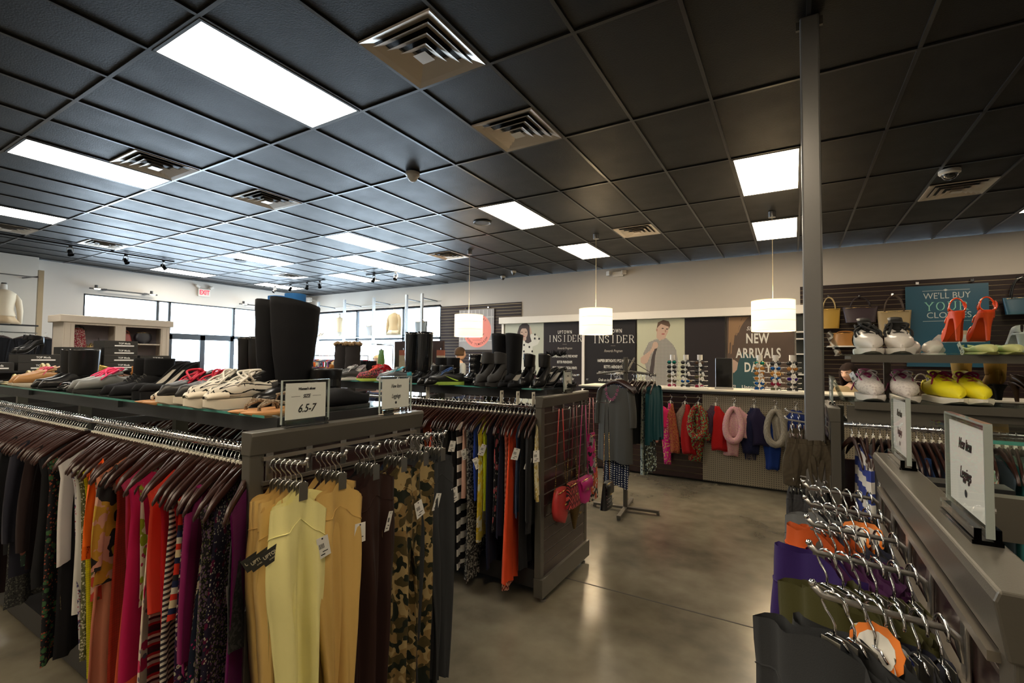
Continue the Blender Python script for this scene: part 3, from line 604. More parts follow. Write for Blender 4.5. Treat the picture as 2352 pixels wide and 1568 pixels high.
        sole(t, m, .27, .053, .022, point=.1); upper(t, m, .265, .052, (.04, .05, .06, .085, .075, .06, .05), (.42, .4, .38, .1, 0, 0, 0), point=.1)
        g = G()
        for q in range(12): g.lathe([(0, 0), (.004, 0)], (.15 + (q % 4) * .022, -.03 + (q // 4) * .03, .088 - (q % 4) * .008), 8)
        g.ob('hole', BLACK, t)
    elif kind == 'sandal':
        mt = m2; sole(t, mt, .25, .045, .01, point=.2)
        G().tube([(.19, 0, .006), (.19, 0, .02), (.15, .02, .04), (.1, .04, .03), (.09, .044, .006)], .004, 6, flat=1.8).ob('strap', m, t, sm=3); G().tube([(.19, 0, .02), (.15, -.02, .04), (.1, -.04, .03), (.09, -.044, .006)], .004, 6, flat=1.8).ob('strap', m, t, sm=3)
        G().tube([(.05, .04, .004), (.03, .045, .05), (-.01, 0, .065), (.03, -.045, .05), (.05, -.04, .004)], .004, 6, flat=2).ob('ankle_strap', m, t, sm=3)
    if k.get('tag'): price_tag(t, (.06, -.05, k.get('tz', .09)), -pi / 2 + k.get('tr', 0), 1.0, k.get('tt', .5))
    return t
def pair(kind, label, x, y, z, rz, sep=.1, sides=('window-side', 'aisle-side'), dx=0, **k):
    """two shoes side by side across their pointing direction; label has {} for which of the two"""
    a = V((-sin(rz), cos(rz), 0))
    for q, s in enumerate((1, -1)):
        kk = dict(k); 
        if q == 0: kk.pop('tag', None)
        p = V((x, y, z)) + a * s * sep / 2 * 1 + V((cos(rz), sin(rz), 0)) * dx * q
        shoe(kind, label.format(sides[0 if p.x < x else 1]), tuple(p), rz + (.04 if q else -.04), **kk)
# ---------------- gondolas ----------------
PANEL = mat('wine_dark_laminate', (.03, .015, .015), .22, coat=.3); SHELFM = mat('black_shelf', (.022, .022, .024), .4)
INS = mat('bright_insert', (.3, .27, .23), .4, .8)
def end_panel(t, x, y0, y1, fx, H=1.335, feet=True):
    """framed slat end panel; face looks along fx"""
    g = G(); b = .05; th = .045
    xa, xb = (x - th, x) if fx > 0 else (x, x + th)
    g.box(xa, xb, y0, y0 + b, .04, H - .001).box(xa, xb, y1 - b, y1, .04, H - .001)
    f = x + fx * .012
    g.loft([[(xa if fx > 0 else xb, y, H - .075), (xa if fx > 0 else xb, y, H), (f, y, H), (f + fx * .004, y, H - .012), (x + fx * .006, y, H - .075)] for y in (y0 - .004, y1 + .004)])
    g.box(xa - .02 * (fx < 0), xb + .02 * (fx > 0), y0 - .01, y1 + .01, .04, .16)
    o = g.ob('end_frame', GUN, t, bev=.003)
    p, s = G(), G(); slat_x(p, s, y0 + b, y1 - b, x - fx * .012, .16, H - .075, .0762, fx, .01); p.box(x - fx * .03, x - fx * .012, y0 + b, y1 - b, .1, H - .07)
    q = p.ob('slat_panel', PANEL, t); s.ob('metal_insert', INS, q)
    for y in (y0 + .06, y1 - .06):
        G().lathe([(0, 0), (.022, 0), (.022, .012), (.008, .016), (.008, .045)], (x - fx * .01, y, 0), 12).ob('foot', ST, t)
def gondola(name, label, x, y0, y1, fx, L, ry, glass=None, ryb=None, zg=1.372, sec=1.35):
    t = thing(name, label, 'gondola'); end_panel(t, x, y0, y1, fx); d = -fx
    xe = x + d * L; a, b = sorted((x + d * .05, xe))
    G().box(a, b, y0 + .06, y1 - .06, .06, .18).ob('base_deck', SHELFM, t)
    ym = (y0 + y1) / 2
    g = G(); g.box(a, b, ym - .012, ym + .012, .18, 1.02); g.ob('spine_panel', PANEL, t)
    n = max(1, round(L / sec)); 
    for k in range(n + 1):
        xx = x + d * (.06 + (L - .08) * k / n); G().box(xx - .02, xx + .02, ym - .03, ym + .03, .05, 1.33).ob('upright', GUN, t)
        if glass: G().box(xx - .008, xx + .008, glass[0] + .03, glass[1] - .03, zg - .045, zg - .006).ob('shelf_bracket', SHELFM, t)
    if glass:
        G().box(a, b, glass[0] + .05, glass[0] + .07, zg - .07, zg - .008).ob('shelf_rail', SHELFM, t); G().box(a, b, glass[1] - .07, glass[1] - .05, zg - .07, zg - .008).ob('shelf_rail', SHELFM, t)
        for k in range(n):
            xa, xb = sorted((x + d * (.08 + (L - .08) * k / n), x + d * (.077 + (L - .08) * (k + 1) / n)))
            s_ = G().box(xa, xb, glass[0], glass[1], zg - .006, zg + .003).ob('glass_shelf', SGLASS, t)
            G().box(xa, xb, glass[0] - .0008, glass[0], zg - .006, zg + .003).ob('glass_edge', GEDGE, s_)
    for r in [q for q in (ry, ryb) if q]:
        G().tube([(a, r, 1.262), (b, r, 1.262)], .0145, 10).ob('hang_rail', CH, t, sm=3)
        for k in range(n + 1):
            xx = x + d * (.08 + (L - .1) * k / n); G().box(xx - .004, xx + .004, min(r, ym), max(r, ym), 1.24, 1.275).ob('rail_bracket', ST, t)
    return t
NEAR = gondola('display_gondola', 'long dark gondola with glass shoe shelf, dress rail and leggings end panel', -1.5, .89, 1.70, 1, 3.9, .955, (.985, 1.60), 1.63)
FAR = gondola('display_gondola', 'long dark gondola with handbags hung on its slatted end panel', -1.42, 2.78, 3.58, 1, 3.4, 2.83, (2.93, 3.5), 3.5)
RN = gondola('display_gondola', 'dark gondola beside the camera holding leggings arms and two acrylic signs', .2, .72, 1.63, -1, 3.0, None, None, None)
RF = gondola('display_gondola', 'dark gondola with stepped shoe trays just behind the steel column', .17, 3.07, 3.69, -1, 3.2, 2.96, None, None)
# front beams and trays of the stepped shoe gondola
G().box(.24, 3.3, 3.02, 3.05, 1.25, 1.355).ob('front_beam', GUN, RF)
def tray(z, x0, x1, y, lip, nm):
    G().box(x0, x1, y, y + .36, z - .028, z - .01).ob('shelf_deck', GUN, RF)
    g = G().box(x0, x1, y - .001, y + .005, z - .045, z - .006); g.ob('shelf_front', GUN, RF)
    s_ = G().add([(x0 - .04, y - .01, z - .006), (x0 - .04, y + .36, z - .006), (x0 - .09, y + .36, z + .12), (x0 - .09, y - .01, z + .12)], [(0, 1, 2, 3)]).ob('glass_side', SGLASS, RF, sol=.005)
    G().box(x0 - .05, x1, y, y + .36, z - .01, z - .003).ob('glass_shelf', SGLASS, RF)
    if lip: G().add([(lip, y - .02, z), (x1, y - .02, z), (x1, y + .12, z + .2), (lip + .14, y + .12, z + .2)], [(0, 1, 2, 3)]).ob('glass_front', SGLASS, RF, sol=.006)
tray(1.385, .27, 3.2, 3.0, 0, 'a'); tray(1.625, .26, 3.2, 3.02, .6, 'b')
for x in (.45, 1.3, 2.2, 3.1): G().box(x - .015, x + .015, 3.33, 3.36, 1.3, 1.62).ob('tray_post', GUN, RF)
# shelf and beam of the gondola beside the camera
G().box(.29, 2.6, 1.46, 1.50, 1.19, 1.285).ob('front_beam', GUN, RN)
G().box(.36, 2.6, 1.50, 1.92, 1.397, 1.405).ob('glass_shelf', SGLASS, RN); G().box(.36, 2.6, 1.496, 1.50, 1.397, 1.405).ob('glass_edge', GEDGE, RN); G().box(.36, 2.6, 1.49, 1.495, 1.36, 1.397).ob('glass_front', SGLASS, RN)
for x in (1.4, 2.4): G().box(x - .006, x + .006, 1.5, 1.9, 1.29, 1.396).ob('shelf_bracket', SHELFM, RN)
G().box(.28, .44, 1.55, 1.62, 1.262, 1.285).ob('bracket_plate', SHELFM, RN)
g = G().tube([(.3, 1.3, 1.29), (.34, 1.3, 1.29)], .006, 8); g.ob('threaded_bolt', ST, RN)
# signs
def sign(label, x, y, z, fx, w=.19, h=.15, lines=(), rz=0):
    t = thing('sign_holder', label, 'sign', (x, y, z), (0 if fx > 0 else pi) + rz)
    G().box(-.004, .004, -w / 2, w / 2, .012, h + .012).ob('acrylic_panel', PLEXI, t)
    for s_ in (-1, 1): G().box(-.0045, .0045, s_ * w / 2 - .0012, s_ * w / 2 + .0012, .012, h + .012).ob('acrylic_edge', mat('acrylic_edge', (.35, .4, .38), .1, coat=1), t)
    G().box(-.0045, .0045, -w / 2, w / 2, h + .0105, h + .0135).ob('acrylic_edge', MATS['acrylic_edge'], t)
    m = .014; p = G().box(-.0012, .0012, -w / 2 + m, w / 2 - m, .026, h + .002).ob('printed_card', PAPER, t)
    G().box(-.016, .016, -w / 2 + .01, w / 2 - .01, 0, .006).box(-.014, -.006, -w / 2 + .01, w / 2 - .01, .006, .022).box(.006, .014, -w / 2 + .01, w / 2 - .01, .006, .022).ob('clip_base', ACR, t)
    c = h / 2 + .014
    for s_, sz, dy, dz, sx, sh, b in lines:
        for f in (1, -1): text(s_, sz, INK, p, (f * .0016, dy * f, c + dz), (pi / 2, 0, f * pi / 2), sx, b + .0005, shear=sh)
    return t, p, c
t, p, c = sign('clear sign holder with printed card reading size 6.5-7', -1.5, 1.09, 1.336, 1, lines=(("Women's shoes", .0125, 0, .042, .85, .35, 0), ('SIZE', .017, 0, .016, .9, .3, 0), ('6.5-7', .04, 0, -.028, .85, .35, 0)))
G().box(.001, .0016, -.06, -.025, c + .0155, c + .0165).box(.001, .0016, .025, .06, c + .0155, c + .0165).ob('rule', INK, p)
def leg_sign(label, x, y, fx):
    t, p, c = sign(label, x, y, 1.336, fx, lines=(('New Item', .024, 0, .032, .62, .45, -.0004), ('Leggings', .026, 0, -.012, .6, .45, -.0004)))
    G().lathe([(0, 0), (.006, 0)], n=16).xf(M.Translation((.0016, 0, c - .04)) @ M.Rotation(pi / 2, 4, 'Y')).ob('round_mark', INK, p)
leg_sign('clear sign holder with handwritten leggings card on the end panel beside size card', -1.5, 1.535, 1)
leg_sign('acrylic sign holder with leggings card, closest to the camera on steel topped gondola', .222, .965, -1)
leg_sign('acrylic sign holder seen almost edge on, farther along steel topped gondola', .222, 1.475, -1)
leg_sign('small acrylic sign holder on the end panel right behind the steel column', .19, 3.36, -1)
sign('small white price sign on the handbag end panel', -1.42, 3.2, 1.336, 1, .13, .15, (('$4.63', .03, 0, -.01, .7, 0, 0), ('Shoes', .012, 0, .035, .8, .3, 0)))
# face-out arms
def arm(label, x, y, fx, L, z=1.22, tilt=.02, grp='chrome face-out arms'):
    t = thing('faceout_arm', label, 'display arm', (x, y, z), 0 if fx > 0 else pi, group=grp)
    G().box(0, .006, -.013, .013, -.075, .035).ob('bracket', ST, t, bev=.002)
    G().tube([(.004, 0, -.04), (.01, 0, -.01), (.022, 0, 0), (L, 0, tilt), (L + .012, 0, tilt + .012)], .0042, 8, flat=1.3).ob('arm_bar', ST, t, sm=3)
    G().ball((L + .013, 0, tilt + .016), .006, 8, 6).ob('end_ball', CH, t, sm=3); return t
def crossbars(par, x, fx, y0, y1, zs):
    for z in zs: G().box(min(x, x + fx * .012), max(x, x + fx * .012), y0, y1, z - .006, z + .006).ob('crossbar', INS, par)
crossbars(NEAR, -1.5, 1, .93, 1.66, (1.245, 1.165)); crossbars(RN, .2, -1, .76, 1.59, (1.245, 1.15))
LG = [clip_hanger_proto('chrome clip hanger on the leggings arms of the dress gondola', 'clip hangers, leggings end panel'), 1]
RG = [dup(LG[0], label='chrome clip hanger on the leggings arms beside the camera', group='clip hangers beside the camera'), 1]
def clip_at(pool, x, y, z, rz):
    o = pool[0] if pool[1] else dup(pool[0]); pool[1] = 0; o.location = (x, y, z); o.rotation_euler = (0, 0, rz); return o
CREAM, TAN, BROWN, CAMO, CHAR, NAVYB, BLK = fab((.74, .68, .30)), fab((.56, .37, .12)), fab((.026, .012, .01)), fab((.30, .22, .10), 'camo', (.06, .045, .018), (.2, .13, .05), 1.6), fab((.032, .034, .037)), fab((.02, .022, .04)), fab((.009, .009, .011))
armsL = [(.955, 'first'), (1.105, 'second'), (1.255, 'third'), (1.40, 'fourth'), (1.53, 'fifth'), (1.64, 'sixth')]
rowsL = [  # per arm from the tip inwards: material, colour words, W, L
 [(CREAM, 'cream', .088, .95), (CREAM, 'pale cream', .08, .93), (TAN, 'sand coloured', .085, .95), (TAN, 'honey tan', .09, .95), (TAN, 'tan', .085, .96), (TAN, 'ochre tan', .09, .95)],
 [(TAN, 'tan', .095, .95), (TAN, 'light tan', .085, .95), (TAN, 'sand', .08, .95), (BROWN, 'dark brown', .085, .95), (TAN, 'camel', .085, .94)],
 [(BROWN, 'dark brown', .09, .95), (BROWN, 'chocolate', .09, .94), (BROWN, 'deep brown', .085, .95), (BLK, 'black brown', .085, .93)],
 [(BROWN, 'brown', .085, .95), (CAMO, 'camouflage', .09, .96), (CAMO, 'camouflage print', .085, .94), (fab((.02, .03, .06)), 'dark navy', .085, .94)],
 [(CAMO, 'camouflage', .095, .97), (CHAR, 'charcoal', .085, .95), (CHAR, 'grey', .085, .95), (CHAR, 'dark grey', .085, .95)],
 [(CHAR, 'charcoal grey', .09, .95), (CHAR, 'slate', .085, .94), (BLK, 'black', .1, .95), (BLK, 'jet black', .1, .93)]]
posn = ('hanging foremost', 'hanging second', 'hanging third', 'hanging fourth', 'hanging fifth', 'hanging innermost')
# the camouflage pair is the outermost on its own arm and the black pair ends the row
rowsL[3][0], rowsL[3][1] = rowsL[3][1], rowsL[3][0]
for (y, nm), row in zip(armsL, rowsL):
    arm('chrome arm carrying leggings on the dress gondola, %s from the dresses' % nm, -1.5, y, 1, .185, 1.235, .012)
    for k, (m, cn, W, L) in enumerate(row):
        x = -1.325 - k * .027; j = R.uniform(-.09, .09)
        clip_at(LG, x, y, 1.252 - k * .0015, pi + j)
        o = leggings(m, None, (x, y, 1.25 - k * .0015), j, W, L, .017, seed=int(y * 1000) + k * 7, droop=.045 + .02 * (k == 0))
        tag(o, '%s leggings on the %s arm of the end panel, %s' % (cn, nm, posn[k]), 'leggings', 'leggings on the end panel')
        if k == 0 or (k == 1 and nm in ('first', 'second')): price_tag(o, (.03 - .012 * k, W * (.62 if k == 0 else -.75), -.24 - .03 * (k > 0)), R.uniform(-.3, .4), 1.15, R.uniform(-.3, .5))
        if nm == 'first' and k in (1, 3, 4): brand_tag(o, (.03, -W * 1.05, -.24 - .01 * k), -.35, (.5, 0, 0), 1.15)
        if nm == 'sixth' and k == 2: brand_tag(o, (.03, .02, -.22), 0, (1.0, 0, 0), .9)
armsR = [(1.60, 'farthest'), (1.42, 'fourth'), (1.245, 'third'), (1.07, 'second'), (.88, 'closest')]
OR, PU, VI, OL = fab((.42, .07, .012)), fab((.055, .012, .06)), fab((.03, .014, .1)), fab((.055, .052, .016)); GRY = fab((.11, .115, .12)); FLO = fab((.6, .6, .6), 'floral', (.03, .06, .35), (.5, .5, .03), 2)
rowsR = [[(GRY, 'grey', .08, .6), (BLK, 'black', .08, .7), (GRY, 'mid grey', .08, .65), (CHAR, 'dark grey', .08, .8), (CHAR, 'charcoal', .08, .8), (BLK, 'jet black', .08, .8)],
 [(OR, 'burnt orange', .1, .5), (OR, 'orange', .09, .75), (NAVYB, 'navy', .085, .85), (OR, 'rust orange', .08, .8), (NAVYB, 'dark navy', .085, .85), (BLK, 'black', .08, .8)],
 [(VI, 'violet blue', .115, .9), (PU, 'plum', .1, .9), (PU, 'dark plum', .1, .9), (PU, 'purple', .095, .9), (PU, 'aubergine', .09, .9), (PU, 'deep purple', .09, .9)],
 [(OL, 'olive', .095, .9), (OL, 'olive green', .1, .9), (OL, 'dark olive', .1, .9), (OL, 'moss green', .1, .88), (OL, 'khaki green', .1, .9), (OL, 'deep olive', .09, .9)],
 [(CHAR, 'charcoal', .12, .9), (CHAR, 'slate grey', .11, .9), (CHAR, 'graphite', .1, .9), (FLO, 'blue floral', .1, .9), (CHAR, 'dark grey', .1, .9), (NAVYB, 'blue black', .1, .9)]]
MILK = fab((.7, .7, .68))
for (y, nm), row in zip(armsR, rowsR):
    arm('chrome arm carrying leggings on the gondola beside the camera, %s to it' % ('farthest' if nm == 'farthest' else nm), .2, y, -1, .165, 1.215, .008)['label'] = 'chrome leggings arm beside the steel topped panel, over the %s leggings' % row[0][1]
    for k, (m, cn, W, L) in enumerate(row):
        x = .05 + k * .0245; j = .8 - .13 * k + R.uniform(-.1, .1)
        clip_at(RG, x, y, 1.228, j)
        o = leggings(m, None, (x, y, 1.245), pi + j, W * 1.15, L, .024, seed=int(y * 100) + k * 5, droop=.03)
        tag(o, '%s leggings on an arm beside the steel topped panel, %s from the arm tip' % (cn, ('first', 'second', 'third', 'fourth', 'fifth', 'sixth')[k]), 'leggings', 'leggings beside the camera')
        if (nm, k) in (('third', 0), ('farthest', 0)): price_tag(o, (.02, W * .6, -.21), 1.1, 1.3, .3)
        if (nm, k) == ('second', 0): brand_tag(o, (.02, W * 1.0, -.26), .9, (.9, 0, 0), .9)
        if (nm, k) in (('fourth', 3), ('fourth', 4), ('closest', 2)):      # round orange and white sticker tags
            st = [(.036 * (1 + .07 * (q % 2)) * cos(q * pi / 12), .036 * (1 + .07 * (q % 2)) * sin(q * pi / 12)) for q in range(24)]
            tg = G().prism(st, 0, .001, 'x').ob('size_sticker', mat('sticker_orange', (.75, .2, .02), .5), o, (.0, -.0, -.085), rot=(0, -.3, -2.2 - pi - j))
            G().prism([(a * .75, b * .75) for a, b in st[::2]], .001, .0016, 'x').ob('print', TAGM, tg); G().prism([(a * .75, b * .75) for a, b in st[::2]], -.0006, 0, 'x').ob('print', TAGM, tg)
# ---------------- near dress rail ----------------
HP = hanger_proto('dark wooden hanger with chrome hook on the front rail of the shoe gondola', 'hangers on the near front rail')
used = [0]
def hang(proto, x, y, z, rz, **k):
    o = proto if not used[0] and not k.get('d') else dup(proto, label=k.get('label'), group=k.get('group'))
    if o is proto: used[0] = 1
    o.location = (x, y, z); o.rotation_euler = (0, 0, rz); return o
MG, RD, CO, FU, PK = (.16, .008, .07), (.5, .012, .01), (.75, .14, .06), (.42, .01, .12), (.5, .06, .15)
spec = [  # colour words, kind words, material, params
 ('magenta knit', 'top', fab((.17, .005, .11), 'knit', (.1, .0, .07)), dict(L=.95, sleeve=.0, W=.2, Wb=.2)),
 ('black lace', 'blouse', fab((.012, .012, .013), 'speck', (.03, .03, .03), s=.6), dict(L=.5, straps=.02)),
 ('black ditsy floral', 'dress', fab((.02, .018, .02), 'ditsy', (.2, .12, .2), (.2, .22, .06)), dict(L=.92, Wb=.24, fold=.016, nf=5)),
 ('dark paisley', 'halter top', fab((.018, .015, .03), 'floral', (.1, .01, .04), (.4, .38, .28), 1.6), dict(L=.6, W=.19)),
 ('navy and cream floral', 'dress', fab((.012, .016, .03), 'floral', (.5, .42, .3), (.3, .02, .1), 1.1), dict(L=.62, Wb=.25)),
 ('aztec print', 'skirt dress', fab((.55, .45, .33), 'zig', (.04, .035, .03), (.45, .05, .08), 1.4), dict(L=.98, Wb=.17, W=.18)),
 ('magenta trimmed', 'cardigan', fab(MG), dict(L=.6, sleeve=.45)),
 ('navy and white folk print', 'tunic', fab((.03, .015, .05), 'floral', (.5, .47, .36), (.25, .03, .1), 2.2), dict(L=.74)),
 ('red ribbed', 'sweater', fab(RD, 'knit', (.35, .01, .01)), dict(L=1.0, W=.19, Wb=.16)),
 ('red navy and beige striped', 'dress', fab((.55, .03, .015), 'multi', (.015, .02, .06), (.55, .45, .28), .9), dict(L=.45, Wb=.26)),
 ('black and cream striped', 'top', fab((.03, .025, .03), 'stripe', (.55, .5, .42), s=4), dict(L=.7, W=.19, neck=.06)),
 ('crimson', 'blouse', fab((.42, .008, .02)), dict(L=.8, Wb=.2)),
 ('bright red', 'camisole', fab(RD), dict(L=.42, neck=.1, nd=.12)),
 ('orange red', 'shift dress', fab((.7, .07, .04)), dict(L=.5, Wb=.21)),
 ('dark striped', 'wrap dress', fab((.04, .01, .02), 'multi', (.3, .015, .02), (.3, .3, .27), 2), dict(L=.85)),
 ('fuchsia floral', 'maxi dress', fab((.6, .5, .4), 'floral', (.5, .02, .09), (.12, .09, .14), .55), dict(L=.99, Wb=.25, fold=.015)),
 ('raspberry', 'tunic', fab((.4, .01, .07)), dict(L=.75, neck=.1, nd=.14)),
 ('lime and white', 'summer top', fab((.62, .58, .45), 'floral', (.25, .32, .02), (.4, .03, .1), .7), dict(L=.5)),
 ('coral', 'chiffon dress', fab(CO), dict(L=.8, Wb=.25, fold=.014)),
 ('hot pink', 'tank top', fab(PK), dict(L=.42, neck=.1, nd=.13, Wb=.19)),
 ('multicolour striped', 'jersey dress', fab((.03, .03, .04), 'multi', (.5, .42, .38), (.02, .04, .2), .8), dict(L=.88, Wb=.18)),
 ('coral crochet', 'top', fab((.52, .06, .03), 'knit', (.35, .03, .015)), dict(L=.93, W=.18, Wb=.2)),
 ('mustard and black abstract', 'kimono', fab((.42, .25, .03), 'blot', (.02, .02, .02), (.5, .28, .2), .8), dict(L=.48, sleeve=.3)),
 ('speckled beige', 'blouse', fab((.45, .34, .26), 'ditsy', (.05, .05, .07), (.45, .34, .26), .5), dict(L=.72, Wb=.2)),
 ('peach', 'pleated dress', fab((.62, .25, .15)), dict(L=.99, Wb=.24, fold=.02, nf=7)),
 ('pale pink and green print', 'blouse', fab((.55, .35, .27), 'blot', (.12, .13, .06), (.5, .06, .04), 1.2), dict(L=.55)),
 ('nude dress with orange sequin', 'bands', fab((.62, .36, .2), 'band', (.8, .12, .01)), dict(L=1.0, Wb=.21, neck=.1, nd=.1)),
 ('orange sequin', 'top', fab((.6, .1, .01), 'spark', (.2, .02, .0)), dict(L=.4)),
 ('deep orange', 'chiffon blouse', fab((.78, .13, .01)), dict(L=.42, sleeve=.25, Wb=.24)),
 ('lemon yellow lace', 'skirt dress', fab((.62, .56, .02), 'knit', (.5, .45, .0)), dict(L=.92, Wb=.18)),
 ('mossy patterned', 'dress', fab((.1, .1, .04), 'ditsy', (.45, .42, .3), (.04, .04, .04), 1.2), dict(L=.86, Wb=.18)),
 ('plain white', 'tank dress', fab((.8, .77, .74)), dict(L=.55, neck=.1, nd=.13, Wb=.17, straps=.02)),
 ('ivory', 'jersey tunic', fab((.72, .7, .66)), dict(L=.72, Wb=.17)),
 ('white and blue floral', 'blouse', fab((.6, .58, .6), 'floral', (.08, .07, .16), (.35, .06, .1), 1.6), dict(L=.85, Wb=.17)),
 ('black and white herringbone', 'top', fab((.55, .5, .5), 'zig', (.06, .05, .07), (.55, .5, .5), 2.4), dict(L=.6, Wb=.18)),
 ('off-white draped', 'shirt', fab((.66, .64, .62)), dict(L=.5)),
 ('black maxi', 'dress', fab((.012, .012, .014)), dict(L=.9)), ('black beaded', 'top', fab((.012, .012, .014), 'speck', (.12, .1, .05), s=1.3), dict(L=.7)), ('black and green floral', 'dress', fab((.012, .012, .014), 'floral', (.04, .1, .04), (.25, .06, .03), 1.3), dict(L=.95)),
]
xg = -1.60; n = 0
zr = 1.2785
for q in range(52):
    x = -1.572 - q * .0262; a = .62 + .14 * sin(q * 1.7) + R.uniform(-.07, .07); hang(HP, x, .955, zr, a)
    if q % 4 != 2 and n < 39:
        cw, kw, m, pr = spec[n]; pr = dict(dict(seed=n, t=.010, fold=.008, nf=3), **pr)
        o = garment(kw.split()[-1] if kw != 'bands' else 'dress', m, None, (x, .955, zr), a, **pr); n += 1
        o.name = 'dress' if 'dress' in kw or kw == 'bands' else ('blouse' if 'blouse' in kw else 'top')
        tag(o, '%s %s hanging on the front dress rail' % (cw, kw), 'dress' if o.name.startswith('dress') else 'top', 'clothes on the front dress rail')
        if n in (4, 5): price_tag(o, (.03, -.12, -.33 - .1 * (n == 4)), -.3, 1.3, .3)
        if n in (2, 1): price_tag(o, (.04, -.08, -.42), -.2, 1.3, -.3)
        if n in (20, 13): brand_tag(o, (.04, -.14, -.33), -.2, (1.2, 0, 0), 1.0)
        if n == 27: price_tag(o, (.03, -.05, -.25), 0, 1.4, -.4)
DKS = [fab((.012, .012, .014)), fab((.02, .012, .012)), fab((.012, .02, .016), 'floral', (.1, .03, .02), (.04, .1, .05), 1.2), fab((.02, .02, .03)), fab((.05, .05, .05), 'ditsy', (.12, .12, .1), (.01, .01, .01))]
for q in range(44):
    x = -3.02 - q * .034; a = .5 + R.uniform(-.08, .08); hang(HP, x, .955, zr, a, d=1)
    if q % 3 == 0:
        o = garment('top', DKS[(q // 3) % 5], None, (x, .955, zr), a, L=R.uniform(.6, .9), seed=q, sleeve=.4 if q % 2 else 0, nu=14, nv=8)
        tag(o, 'dark garment on the front rail past the white dresses, towards the windows', 'top', 'dark clothes at the window end of the front rail')
HB = dict(label='dark wooden hanger on the rear rail of the shoe gondola', group='hangers on the near rear rail')
for q in range(56):
    x = -1.60 - q * .042; a = .3 + R.uniform(-.15, .15); hang(HP, x, 1.63, zr, a, d=1, **HB)
    if q % 2 == 0:
        o = garment('top', DKS[q % 5], None, (x, 1.63, zr), a, L=.7, seed=q, nu=12, nv=6)
        tag(o, 'dark top on the rear rail of the shoe gondola', 'top', 'dark tops on the near rear rail')
# ---------------- handbag gondola: front dress rail ----------------
FP = dict(label='dark wooden hanger on the front rail of the handbag gondola', group='hangers, handbag gondola front rail')
zf = 1.2785
for q in range(46): hang(HP, -1.47 - q * .031, 2.83, zf, .28 * (1 - q / 46) + R.uniform(-.1, .1), d=1, **FP)
fspec = [
 ('cream brocade', 'top', fab((.72, .66, .45), 'speck', (.5, .38, .12), s=.4), dict(L=.5, W=.19, Wb=.18)),
 ('black', 'blazer', fab((.012, .012, .014)), dict(L=.7, sleeve=.5)), ('black long', 'skirt', fab((.01, .01, .012)), dict(L=.95)),
 ('denim blue', 'top', fab((.05, .08, .16)), dict(L=.62, Wb=.2)),
 ('scarlet maxi', 'dress', fab((.72, .07, .02)), dict(L=1.03, Wb=.29, fold=.016, nf=5)), ('aztec hemmed orange', 'dress', fab((.75, .2, .13), 'zig', (.02, .015, .02), (.65, .5, .38), 1.0), dict(L=1.13, Wb=.17)),
 ('navy pleated', 'dress', fab((.015, .018, .04)), dict(L=.78)), ('black and floral edged', 'top', fab((.015, .015, .02), 'floral', (.5, .1, .12), (.4, .35, .3), .7), dict(L=.75)),
 ('midnight blue', 'tunic', fab((.012, .016, .035)), dict(L=.98)),
 ('neon yellow', 'dress', fab((.75, .85, .03)), dict(L=.63, W=.19, Wb=.19)), ('yellow and cream abstract', 'dress', fab((.65, .5, .08), 'blot', (.7, .66, .5), (.6, .42, .02), 1.2), dict(L=.84, Wb=.2)),
 ('royal blue', 'top', fab((.02, .05, .3)), dict(L=.55, W=.19)), ('black and grey scribble', 'maxi skirt', fab((.03, .03, .03), 'speck', (.32, .3, .26), s=.5), dict(L=1.12, Wb=.23, nf=6, fold=.014)),
 ('dusty pink', 'top', fab((.5, .3, .24)), dict(L=.55, W=.18)), ('black and white block striped', 'maxi dress', fab((.015, .015, .017), 'stripe', (.75, .73, .68), s=.72), dict(L=1.06, Wb=.18)),
 ('black', 'trousers', fab((.012, .012, .013)), dict(L=.95)), ('black tee', 'top', fab((.014, .014, .014)), dict(L=.6, sleeve=.2)),
 ('aztec knit', 'cardigan', fab((.4, .37, .3), 'multi', (.3, .12, .08), (.08, .08, .08), 2), dict(L=.55, W=.19)),
 ('black with thin white stripes', 'dress', fab((.02, .02, .02), 'stripe', (.35, .34, .32), s=5), dict(L=1.0)),
 ('black and blush print', 'top', fab((.02, .02, .02), 'ditsy', (.4, .25, .22), (.02, .02, .02), .8), dict(L=.75)),
 ('coral', 'tank', fab((.85, .16, .1)), dict(L=.55, W=.17)), ('rust', 'trousers', fab((.12, .03, .01)), dict(L=1.05, Wb=.15)),
 ('dark tropical', 'blouse', fab((.02, .02, .03), 'floral', (.2, .03, .08), (.05, .18, .12)), dict(L=.6)), ('olive', 'dress', fab((.07, .08, .03)), dict(L=.95)),
 ('teal checked', 'shirt', fab((.02, .12, .13), 'ging', (.01, .04, .05), s=.3), dict(L=.6)), ('olive green', 'parka', fab((.06, .06, .02)), dict(L=.6, sleeve=.4)),
 ('turquoise floral', 'blouse', fab((.05, .22, .3), 'floral', (.25, .03, .1), (.02, .02, .04), 1.2), dict(L=.5)), ('red and black floral', 'blouse', fab((.25, .02, .02), 'floral', (.02, .02, .02), (.4, .3, .25)), dict(L=.55)),
 ('wine', 'dress', fab((.1, .01, .02)), dict(L=.85)), ('dark print', 'top', fab((.03, .03, .04), 'ditsy', (.2, .2, .2), (.15, .03, .05)), dict(L=.6)),
]
